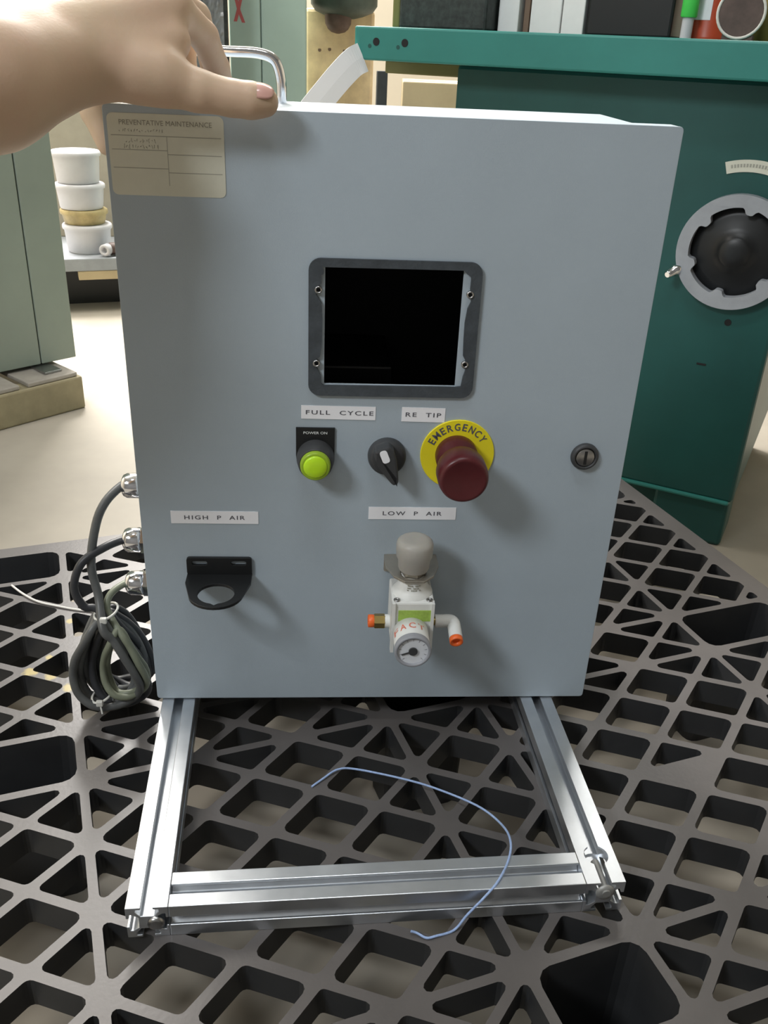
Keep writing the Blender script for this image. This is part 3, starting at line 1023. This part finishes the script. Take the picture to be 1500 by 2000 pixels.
for k in range(144):
    a = 2 * PI * k / 144
    ph = ((a - math.radians(200)) % (2 * PI / 6)) / (2 * PI / 6)
    dd = min(ph, 1 - ph)
    r = 0.0625 - 0.0085 * max(0.0, 1 - (dd / 0.135) ** 4) if dd < 0.135 else 0.0625
    inn.append((cxr + r * math.cos(a), czr + r * math.sin(a)))
rg = MB().plate(outer, [inn], -0.018, -0.0005, FRONT).build('cast_ring', 'cast', mc, bevel=0.0015)
MB().lathe((cxr, -0.0004, czr), (cxr, -0.1, czr), [(0, 0.0635), (0.0006, 0.0635), (0.0030, 0.05), (0.006, 0.034), (0.009, 0.0245), (0.013, 0.0215), (0.0155, 0.018), (0.0165, 0.008), (0.0167, 0.001)], 48).build('hub', 'black', mc)
MB().lathe((-0.148, -0.012, Z(0.270)), (-0.160, -0.04, Z(0.262)), [(0, 0.0075), (0.012, 0.0075), (0.0125, 0.0062), (0.026, 0.0060), (0.028, 0.004)], 20).build('clamp_bolt', 'chrome', mc)
arc_o = [(cxr + 0.124 * math.cos(math.radians(a)), czr + 0.124 * math.sin(math.radians(a))) for a in range(108, 50, -3)]
arc_i = [(cxr + 0.108 * math.cos(math.radians(a)), czr + 0.108 * math.sin(math.radians(a))) for a in range(51, 109, 3)]
sc_ = MB().plate(arc_o + arc_i, [], -0.0016, -0.0002, FRONT).build('scale_plate', 'cream', mc)
sct = MB()
for a in range(104, 55, -2):
    c_, s_ = math.cos(math.radians(a)), math.sin(math.radians(a))
    sct.box(-0.0012, 0.0012, -0.0003, 0.0, -0.0022, 0.0022, Matrix.Translation((cxr + 0.1165 * c_, -0.0017, czr + 0.1165 * s_)) @ Matrix.Rotation(-math.radians(a - 90), 4, 'Y'))
sct.build('scale_marks', 'rule_ink', sc_)
MB().cyl((-0.065, -0.0008, Z(0.199)), (-0.065, 0.002, Z(0.199)), 0.005, n=14).build('screw_hole', 'dark_inside', mc)
MB().rbox(-0.097, -0.083, -0.0012, 0.001, Z(0.1285), Z(0.1315), 0.0005).build('vent_slot', 'dark_inside', mc)


def on_table(x, y, z):  # machine local -> world
    v = Matrix.Rotation(math.radians(-33), 3, 'Z') @ Vector((x, y, 0))
    return Vector((0.63 + v.x, 0.56 + v.y, z))


ZT = 0.5685
RM = math.radians(-33)


def table_thing(name, x, y, label, cat, group=None):
    e_ = empty(name, on_table(x, y, ZT + 0.0002), RM)
    tag(e_, label, cat, group)
    return e_


tb = table_thing('instrument_case', -0.572, 0.04, 'speckled black instrument case on the left part of the teal table', 'case')
MB().rbox(-0.082, 0.066, 0.0, 0.12, 0.0, 0.30, 0.004).build('shell', 'blackbox', tb)
MB().rbox(-0.096, -0.0825, 0.004, 0.11, 0.0, 0.285, 0.003).build('side_rail', 'olive', tb)
MB().rbox(-0.07, 0.056, -0.003, 0.0, 0.16, 0.27, 0.001).build('front_plate', 'charcoal', tb)
for k, (x0, x1, lab) in enumerate(((-0.502, -0.469, 'narrow white carton next to the speckled black case'), (-0.450, -0.402, 'widest white carton in the middle of the three on the teal table'),
                                   (-0.400, -0.366, 'white carton standing against the tall black case on the teal table'))):
    e_ = table_thing('white_carton', (x0 + x1) / 2, 0.08, lab, 'carton', 'white cartons on the teal table')
    h2 = (x1 - x0) / 2
    MB().rbox(-h2, h2, 0.0, 0.09, 0.0, 0.26, 0.0015).build('carton_body', 'white_card', e_)
    MB().box(-h2 + 0.002, h2 - 0.002, -0.0005, 0.04, 0.2602, 0.2612).build('lid_flap', 'white_card', e_)
e_ = table_thing('wooden_board', -0.4595, 0.09, 'brown wooden board edge squeezed between two white cartons', 'board')
MB().rbox(-0.0045, 0.0045, 0.0, 0.09, 0.0, 0.27, 0.001).build('board_face', 'brown', e_)
e_ = table_thing('tall_case', -0.299, 0.08, 'tall black case standing on the teal table, right of the white cartons', 'case')
MB().rbox(-0.063, 0.063, 0.0, 0.15, 0.0, 0.34, 0.004).build('shell', 'black', e_)
MB().rbox(-0.05, 0.05, -0.003, 0.0, 0.12, 0.3, 0.001).build('door', 'charcoal', e_)
e_ = table_thing('tape_roll_stand', -0.214, 0.08, 'pale post wrapped with bright green tape beside the red can', 'post')
MB().cyl((0, 0, 0), (0, 0, 0.028), 0.008, n=20).build('post', 'tub', e_)
MB().lathe((0, 0, 0.028), (0, 0, 0.2), [(0, 0.0102), (0.0015, 0.0115), (0.09, 0.0115), (0.092, 0.010)], 24).build('green_tape', 'neon', e_)
e_ = table_thing('red_can', -0.191, 0.13, 'red can with a white label on the right end of the teal table', 'can')
MB().lathe((0, 0, 0), (0, 0, 1), [(0, 0.032), (0.002, 0.034), (0.005, 0.033), (0.11, 0.033), (0.115, 0.034), (0.118, 0.030), (0.120, 0.012), (0.14, 0.012)], 36).build('can_body', 'red_can', e_)
lb = MB()
vs, fs = [], []
for k in range(9):
    a = math.radians(205 + k * 9)
    for z in (0.026, 0.052): vs.append((0.0334 * math.cos(a), 0.0334 * math.sin(a), z))
for k in range(8): fs.append((2 * k, 2 * k + 2, 2 * k + 3, 2 * k + 1))
lb.add(vs, fs)
lb.build('can_label', 'white_label', e_)
e_ = table_thing('cable_reel', -0.138, 0.05, 'dark brown reel with a pale rim in front of the red can', 'reel')
rl_ = MB()
rl_.lathe((0, -0.012, 0.034), (0, 0.03, 0.034), [(0, 0.028), (0.003, 0.030), (0.020, 0.030), (0.024, 0.028)], 32)
rl_.box(-0.02, 0.02, -0.010, 0.010, 0.0, 0.008)
rl_.build('drum', 'reel', e_)
MB().tube([(0.0305 * math.cos(2 * PI * k / 32), -0.011, 0.034 + 0.0305 * math.sin(2 * PI * k / 32)) for k in range(32)], 0.002, 8, closed=True).build('rim', 'cord_white', e_)
e_ = table_thing('mustard_bottle', -0.110, 0.095, 'mustard coloured bottle on the teal table beside the dark reel', 'bottle')
MB().lathe((0, 0, 0), (0, 0, 1), [(0, 0.016), (0.002, 0.018), (0.075, 0.018), (0.09, 0.009), (0.105, 0.008)], 28).build('bottle_body', 'mustard', e_)
MB().lathe((0, 0, 0.105), (0, 0, 1), [(0, 0.010), (0.014, 0.010), (0.016, 0.008)], 20).build('cap', 'black', e_)

# white paper tape hanging from the left end of the table
pt = smooth_path([(0.042, 0.872, 0.526), (0.028, 0.864, 0.519), (0.008, 0.860, 0.500), (-0.014, 0.862, 0.475), (-0.038, 0.866, 0.446), (-0.056, 0.87, 0.418), (-0.066, 0.872, 0.385)], 6)
rb_ = MB()
vs, fs = [], []
acr = Vector((0.60, 0.10, -0.62)).normalized()
n_ = len(pt)
for k, p in enumerate(pt):
    tt = (pt[min(k + 1, n_ - 1)] - pt[max(k - 1, 0)]).normalized()
    ac = (Vector((0, 0.35, 1)).cross(tt))
    a0_ = Vector((0.72, 0.15, -0.68))
    ac = a0_ - tt * a0_.dot(tt)
    ac.normalize()
    nn = tt.cross(ac).normalized()
    hw_ = 0.021
    for (a_, b_) in ((-hw_, 0.0004), (0, 0.0016), (hw_, 0.0004), (hw_, -0.0004), (0, 0.0006), (-hw_, -0.0004)):
        vs.append(p + ac * a_ + nn * b_)
for k in range(n_ - 1):
    for c_ in range(6):
        d_ = (c_ + 1) % 6
        fs.append((k * 6 + c_, k * 6 + d_, (k + 1) * 6 + d_, (k + 1) * 6 + c_))
fs += [(0, 1, 2, 3, 4, 5), tuple((n_ - 1) * 6 + i for i in range(6))]
rb_.add(vs, fs, False)
o = rb_.build('paper_strip', 'paper')
tag(o, 'curled white paper strip hanging off the left corner of the teal table', 'paper')

# ------------------------------------------------------------------ left cabinet on its skid
DA = math.radians(39.7)
cb_ = empty('electrical_cabinet', (-0.533, 1.279, -0.0848), DA)
tag(cb_, 'tall sage green steel cabinet standing on a skid at the left', 'cabinet')
MB().rbox(-0.75, -0.0005, 0.006, 0.45, 0.0, 1.55, 0.004).build('carcass', 'sage', cb_)
MB().rbox(-0.0795, -0.002, -0.006, 0.005, 0.002, 1.545, 0.002).build('door_panel', 'sage', cb_)
MB().rbox(-0.72, -0.082, -0.006, 0.005, 0.002, 1.545, 0.002).build('door_panel', 'sage', cb_)
sk = empty('timber_skid', (-0.505, 1.1965, ZF), math.radians(42.5))
tag(sk, 'beige timber skid with metal channels under the sage green cabinet', 'skid')
MB().rbox(-0.80, 0.0, 0.0, 0.045, 0.0, 0.0705, 0.004).build('front_beam', 'timber', sk)
MB().rbox(-0.80, 0.0, 0.36, 0.40, 0.0, 0.0705, 0.004).build('rear_beam', 'timber', sk)
for (x0, x1) in ((-0.118, -0.008), (-0.30, -0.136), (-0.52, -0.32)):
    MB().rbox(x0, x1, 0.006, 0.40, 0.0708, 0.0795, 0.002).build('deck_board', 'deck_grey', sk)
MB().rbox(-0.066, -0.028, 0.03, 0.14, 0.0797, 0.0845, 0.001).build('shim', 'steel', sk)

# ------------------------------------------------------------------ low bench with white tubs
bn = empty('low_bench', (-0.66, 2.05, ZF), math.radians(14))
tag(bn, 'low grey topped bench on the floor carrying the white tubs', 'bench')
MB().rbox(-0.45, 0.42, -0.10, 0.50, 0.115, 0.150, 0.003).build('bench_top', 'cast', bn)
MB().rbox(-0.02, 0.42, -0.098, -0.05, 0.090, 0.1145, 0.002).build('edge_board', 'carton', bn)
for (lx_, ly_) in ((-0.42, -0.05), (0.38, -0.05), (-0.42, 0.45), (0.38, 0.45)):
    MB().rbox(lx_ - 0.03, lx_ + 0.03, ly_ - 0.03, ly_ + 0.03, 0.0, 0.1148, 0.002).build('leg', 'black', bn)
MB().box(-0.43, 0.41, 0.0, 0.02, 0.0, 0.1148).build('back_board', 'black', bn)
ZB = ZF + 0.1502


def tub(x, y, z, h, r, material, label, dirty=False):
    e_ = empty('storage_tub', (x, y, z))
    tag(e_, label, 'tub', 'stacked tubs on the low bench')
    MB().lathe((0, 0, 0), (0, 0, 1), [(0, r * 0.86), (0.004, r * 0.89), (h - 0.014, r * 0.97)], 32).build('tub_body', material, e_)
    MB().lathe((0, 0, h - 0.014), (0, 0, 1), [(0, r * 1.03), (0.004, r * 1.04), (0.010, r * 1.03), (0.0125, r * 0.99), (0.0135, r * 0.9)], 32).build('lid', material, e_)
    return e_


tx_, ty_ = -0.645, 2.06
z0 = ZB + 0.0004
tub(tx_ + 0.005, ty_, z0, 0.078, 0.066, 'tub', 'white lidded tub at the bottom of the stack, with a dark spout beside it')
tub(tx_, ty_, z0 + 0.0785, 0.040, 0.063, 'amber', 'shallow stained amber tub between the white tubs')
tub(tx_ - 0.004, ty_, z0 + 0.119, 0.068, 0.066, 'tub', 'white lidded tub second from the top of the stack')
tub(tx_ - 0.006, ty_, z0 + 0.1875, 0.084, 0.064, 'tub', 'white lidded tub on top of the stack, the tallest one')
sp = empty('spout_fitting', (-0.577, 1.995, z0), 0)
tag(sp, 'small dark pipe fitting on the bench in front of the tubs', 'fitting')
MB().lathe((0, 0, 0.018), (-0.01, -0.03, 0.018), [(0, 0.016), (0.02, 0.016), (0.022, 0.012), (0.020, 0.008), (0.008, 0.007)], 24).build('collar', 'tub', sp)
MB().lathe((0.004, 0.008, 0.018), (0.05, 0.012, 0.02), [(0, 0.017), (0.05, 0.017)], 18).build('pipe', 'reel', sp)
ct = empty('cardboard_box', (-0.70, 2.26, ZB + 0.0003), math.radians(6))
tag(ct, 'plain grey-brown cardboard box standing behind the white tubs', 'box')
MB().rbox(-0.13, 0.30, 0.0, 0.16, 0.0, 0.43, 0.002).build('carton_body', 'carton_grey', ct)
MB().box(-0.12, 0.29, 0.04, 0.12, 0.4302, 0.4315).build('tape', 'carton', ct)

# ------------------------------------------------------------------ background machines
gc = empty('green_locker', (-0.218, 2.0, ZF), 0)
tag(gc, 'pale green steel locker with a red painted cross behind the control box', 'locker')
MB().rbox(0.0, 0.2, 0.006, 0.35, 0.0, 1.2, 0.004).build('carcass', 'sage2', gc)
MB().rbox(0.002, 0.0805, -0.004, 0.0055, 0.06, 1.19, 0.002).build('door_panel', 'sage2', gc)
MB().rbox(0.0835, 0.198, -0.004, 0.0055, 0.06, 1.19, 0.002).build('door_panel', 'sage2', gc)
MB().box(0.004, 0.196, 0.0, 0.0055, 0.0, 0.055).build('kick_plate', 'charcoal', gc)
xm = MB()
for pts in ([(0.012, 0.825), (0.022, 0.795), (0.027, 0.775), (0.038, 0.748)], [(0.040, 0.828), (0.031, 0.797), (0.025, 0.775), (0.017, 0.750)]):
    dy_ = -0.0044 if pts[0][0] < 0.02 else -0.0047
    for k in range(3):
        (xa, za), (xb, zb_) = pts[k], pts[k + 1]
        hwid = 0.0042
        xm.add([(xa - hwid, dy_, za), (xa + hwid, dy_, za), (xb + hwid, dy_, zb_), (xb - hwid, dy_, zb_)], [(0, 1, 2, 3)])
xm.build('red_cross_mark', 'red_paint', gc, recalc=False)

bw = empty('wrapped_monitor', (-0.27, 1.86, ZF), math.radians(4))
tag(bw, 'black equipment stand wrapped in crumpled clear plastic film', 'equipment')
MB().rbox(-0.10, 0.058, 0.0, 0.10, 0.0, 0.98, 0.004).build('case', 'blackbox', bw)
fm = MB()
nx, nz = 26, 44
vs, fs = [], []
rnd = random.Random(7)
hgt = [[rnd.random() for _ in range(nx + 1)] for _ in range(nz + 1)]
for j in range(nz + 1):
    for i in range(nx + 1):
        x = -0.103 + 0.150 * i / nx
        z = 0.62 + 0.38 * j / nz
        y = -0.006 - 0.012 * hgt[j][i] ** 2 - 0.006 * abs(math.sin(x * 90 + z * 35))
        vs.append((x, y, z))
for j in range(nz):
    for i in range(nx):
        a = j * (nx + 1) + i
        fs.append((a, a + 1, a + nx + 2, a + nx + 1))
fm.add(vs, fs, False)
fm.build('plastic_wrap', 'plastic_film', bw, recalc=False)

dp = empty('drill_press', (0.06, 2.35, ZF), 0)
tag(dp, 'tan machine pedestal with a rounded dark head above it, behind the locker', 'machine')
MB().rbox(-0.075, 0.135, 0.05, 0.4, 0.0, 0.80, 0.01).build('pedestal', 'tan_glow', dp)
MB().lathe((0.04, 0.02, 0.775), (0.04, 0.02, 2), [(0, 0.03), (0.006, 0.055), (0.018, 0.085), (0.035, 0.098), (0.30, 0.10), (0.31, 0.08)], 40).build('head', 'head_grey', dp)
MB().lathe((0.022, 0.0, 0.735), (0.022, 0.0, 2), [(0, 0.004), (0.004, 0.020), (0.012, 0.030), (0.026, 0.038), (0.05, 0.040)], 32).build('spindle', 'reel', dp)
for (hx, hz) in ((-0.03, 0.69), (0.0, 0.693), (0.045, 0.69)):
    MB().cyl((hx, 0.049, hz), (hx, 0.056, hz - 0.002), 0.005, n=12).build('bolt_hole', 'brown', dp)

tc_ = empty('tan_carton', (0.28, 1.62, ZF), math.radians(-6))
tag(tc_, 'tall tan cardboard carton seen below the left end of the teal table', 'carton')
MB().rbox(-0.085, 0.11, 0.0, 0.2, 0.0, 0.64, 0.003).build('carton_body', 'carton', tc_)
MB().box(-0.08, 0.105, 0.08, 0.12, 0.6402, 0.6412).build('packing_tape', 'white_card', tc_)
ps = empty('steel_post', (0.145, 1.60, ZF), 0)
tag(ps, 'dark square steel post to the left of the tan carton', 'post')
MB().rbox(-0.012, 0.012, 0.0, 0.024, 0.006, 0.66, 0.002).build('shaft', 'charcoal', ps)
MB().rbox(-0.04, 0.04, -0.028, 0.052, 0.0, 0.0062, 0.001).build('foot_plate', 'charcoal', ps)

# ------------------------------------------------------------------ the hand and forearm
SEG = []   # (p0, p1, r0, r1, group)


def cap(p0, p1, r0, r1): SEG.append((Vector(p0), Vector(p1), r0, r1))


def sdf_cap(X, p0, p1, r0, r1):
    p0 = np.array(p0, dtype=np.float32)
    p1 = np.array(p1, dtype=np.float32)
    d = p1 - p0
    L2 = float(d @ d) + 1e-12
    t = np.clip(((X - p0) @ d) / L2, 0, 1)
    q = X - p0 - t[..., None] * d
    return np.sqrt((q * q).sum(-1)) - (r0 + (r1 - r0) * t)


def smin(a, b, k):
    h = np.clip(0.5 + 0.5 * (b - a) / k, 0, 1)
    return b + (a - b) * h - k * h * (1 - h)


HAND_BODY = [
    # forearm, slightly flattened by a pair of tapered capsules
    ((-0.470, -0.215, 0.482), (-0.335, -0.140, 0.502), 0.0500, 0.0450),
    ((-0.335, -0.140, 0.502), (-0.250, -0.066, 0.5170), 0.0450, 0.0365),
    ((-0.250, -0.066, 0.5170), (-0.205, -0.020, 0.5300), 0.0365, 0.0250),
    ((-0.335, -0.120, 0.515), (-0.250, -0.040, 0.5290), 0.0420, 0.0320),
    # wrist to palm
    ((-0.250, -0.040, 0.5290), (-0.195, 0.016, 0.5470), 0.0320, 0.0235),
    # metacarpals
    ((-0.205, -0.012, 0.5400), (-0.150, 0.014, 0.5620), 0.0230, 0.0130),
    ((-0.205, 0.002, 0.5420), (-0.158, 0.038, 0.5690), 0.0240, 0.0130),
    ((-0.207, 0.016, 0.5420), (-0.172, 0.056, 0.5640), 0.0220, 0.0125),
    ((-0.212, 0.024, 0.5380), (-0.194, 0.062, 0.5500), 0.0210, 0.0115),
    # thumb ball
    ((-0.210, -0.020, 0.5270), (-0.158, -0.015, 0.5235), 0.0200, 0.0170),
    ((-0.185, -0.012, 0.5320), (-0.150, 0.002, 0.5420), 0.0180, 0.0120),
]
FINGERS = [
    # thumb
    [((-0.168, -0.0150, 0.5225), 0.0155), ((-0.1335, -0.0145, 0.5145), 0.0130), ((-0.1120, -0.0135, 0.5110), 0.0114), ((-0.1000, -0.0130, 0.5100), 0.0114), ((-0.0915, -0.0122, 0.5093), 0.0098)],
    # index
    [((-0.150, 0.014, 0.5620), 0.0122), ((-0.1330, 0.044, 0.5460), 0.0100), ((-0.1260, 0.0600, 0.5270), 0.0088), ((-0.1220, 0.0680, 0.5115), 0.0080)],
    # middle
    [((-0.158, 0.038, 0.5690), 0.0122), ((-0.1400, 0.0740, 0.5580), 0.0100), ((-0.1330, 0.0920, 0.5360), 0.0090), ((-0.1310, 0.0980, 0.5115), 0.0082)],
    # ring
    [((-0.172, 0.056, 0.5640), 0.0118), ((-0.1580, 0.0920, 0.5550), 0.0096), ((-0.1530, 0.1080, 0.5350), 0.0086), ((-0.1510, 0.1130, 0.5115), 0.0080)],
    # little finger, down the side of the box
    [((-0.194, 0.062, 0.5500), 0.0112), ((-0.2210, 0.0700, 0.5240), 0.0100), ((-0.2170, 0.0660, 0.4940), 0.0088), ((-0.2075, 0.0600, 0.4720), 0.0075)],
]
H_ = 0.0022
lo = np.array((-0.46, -0.20, 0.44), dtype=np.float32)
hi = np.array((-0.07, 0.14, 0.60), dtype=np.float32)
dims = np.ceil((hi - lo) / H_).astype(int)
gx_, gy_, gz2 = np.meshgrid(*[lo[i] + H_ * np.arange(dims[i], dtype=np.float32) for i in range(3)], indexing='ij')
XG = np.stack([gx_, gy_, gz2], -1)
D = None
for (p0, p1, r0, r1) in HAND_BODY:
    s_ = sdf_cap(XG, p0, p1, r0, r1)
    D = s_ if D is None else smin(D, s_, 0.010)
for fi, fg in enumerate(FINGERS):
    fd = None
    for k in range(len(fg) - 1):
        s_ = sdf_cap(XG, fg[k][0], fg[k + 1][0], fg[k][1], fg[k + 1][1])
        fd = s_ if fd is None else smin(fd, s_, 0.003)
    D = smin(D, fd, 0.010 if fi == 0 else 0.005)
# knuckle creases on the thumb
for (cx, amp, wdt) in ((-0.1345, 0.0009, 0.0016), (-0.1378, 0.0008, 0.0014), (-0.1135, 0.0006, 0.0012), (-0.1110, 0.0005, 0.0012)):
    near = np.exp(-((XG[..., 0] - cx + 0.15 * (XG[..., 2] - 0.514)) / wdt) ** 2) * np.exp(-((XG[..., 1] + 0.022) / 0.012) ** 2) * np.exp(-((XG[..., 2] - 0.512) / 0.011) ** 2)
    D = D + amp * near


def surface_nets(D, lo, h):
    nx, ny, nz = D.shape
    ins = D < 0
    c = [ins[i:nx - 1 + i, j:ny - 1 + j, k:nz - 1 + k] for i in (0, 1) for j in (0, 1) for k in (0, 1)]
    cnt = sum(x.astype(np.int8) for x in c)
    act = (cnt > 0) & (cnt < 8)
    idx = -np.ones(act.shape, dtype=np.int64)
    cells = np.argwhere(act)
    idx[act] = np.arange(len(cells))
    acc = np.zeros((len(cells), 3))
    num = np.zeros(len(cells))
    for ax in range(3):
        o1, o2 = [a for a in range(3) if a != ax]
        for i in (0, 1):
            for j in (0, 1):
                off = np.zeros(3, int)
                off[o1], off[o2] = i, j
                p = cells + off
                q = p.copy()
                q[:, ax] += 1
                a = D[p[:, 0], p[:, 1], p[:, 2]]
                b = D[q[:, 0], q[:, 1], q[:, 2]]
                cr = (a < 0) != (b < 0)
                t = np.where(cr, a / np.where(cr, a - b, 1), 0)
                pos = off + np.zeros((len(cells), 3))
                pos[:, ax] += t
                acc[cr] += pos[cr]
                num[cr] += 1
    V = (cells + acc / num[:, None]) * h + lo
    F = []
    for ax in range(3):
        o1, o2 = [(1, 2), (2, 0), (0, 1)][ax]
        sl0 = [slice(None)] * 3
        sl1 = [slice(None)] * 3
        sl0[ax] = slice(0, -1)
        sl1[ax] = slice(1, None)
        A, B = ins[tuple(sl0)], ins[tuple(sl1)]
        e_ = np.argwhere(A != B)
        ok = (e_[:, o1] > 0) & (e_[:, o2] > 0) & (e_[:, o1] < D.shape[o1] - 1) & (e_[:, o2] < D.shape[o2] - 1)
        e_ = e_[ok]
        aI = A[tuple(e_.T)]
        q = []
        for (i, j) in ((1, 1), (0, 1), (0, 0), (1, 0)):
            c_ = e_.copy()
            c_[:, o1] -= i
            c_[:, o2] -= j
            q.append(idx[tuple(c_.T)])
        q = np.stack(q, 1)
        q[~aI] = q[~aI][:, ::-1]
        F.append(q)
    F = np.concatenate(F)
    return V, F[(F >= 0).all(1)]


V, Fq = surface_nets(D, lo, H_)
me = bpy.data.meshes.new('person')
me.from_pydata([tuple(p) for p in V], [], [tuple(int(i) for i in f) for f in Fq])
me.polygons.foreach_set('use_smooth', [True] * len(me.polygons))
me.materials.append(MT['skin'])
person = bpy.data.objects.new('person', me)
COL.objects.link(person)
sm = person.modifiers.new('smooth', 'SMOOTH')
sm.factor = 0.5
sm.iterations = 3
tag(person, "bare forearm and hand of a person gripping the top left corner of the control box", 'person')
# thumb nail
nl = MB()
cN = Vector((-0.0945, -0.0126, 0.5096))
axn = Vector((1, 0.05, -0.06)).normalized()
upn = Vector((0.05, -0.62, 0.78))
upn = (upn - axn * upn.dot(axn)).normalized()
sdn = axn.cross(upn)
vs, fs = [], []
NU, NW = 10, 10
for i in range(NU + 1):
    u = -1 + 2 * i / NU
    for j in range(NW + 1):
        v = -1 + 2 * j / NW
        # squircle outline
        lx_, ly_ = u * 0.0092, v * 0.0070 * math.sqrt(max(0.0, 1 - (0.96 if u > 0 else 0.75) * u ** 4))
        th_ = ly_ / 0.0103
        rad = 0.0115 - 0.0022 * max(0, u + 0.1) ** 2
        vs.append(cN + axn * lx_ + upn * (rad * math.cos(th_)) + sdn * (rad * math.sin(th_)))
for i in range(NU):
    for j in range(NW):
        a = i * (NW + 1) + j
        fs.append((a, a + 1, a + NW + 2, a + NW + 1))
nl.add(vs, fs, True)
no = nl.build('thumb_nail', 'nail', person, recalc=False)
so_ = no.modifiers.new('t', 'SOLIDIFY')
so_.thickness = 0.0008
so_.offset = -1
no['label'] = 'pale pink thumb nail'
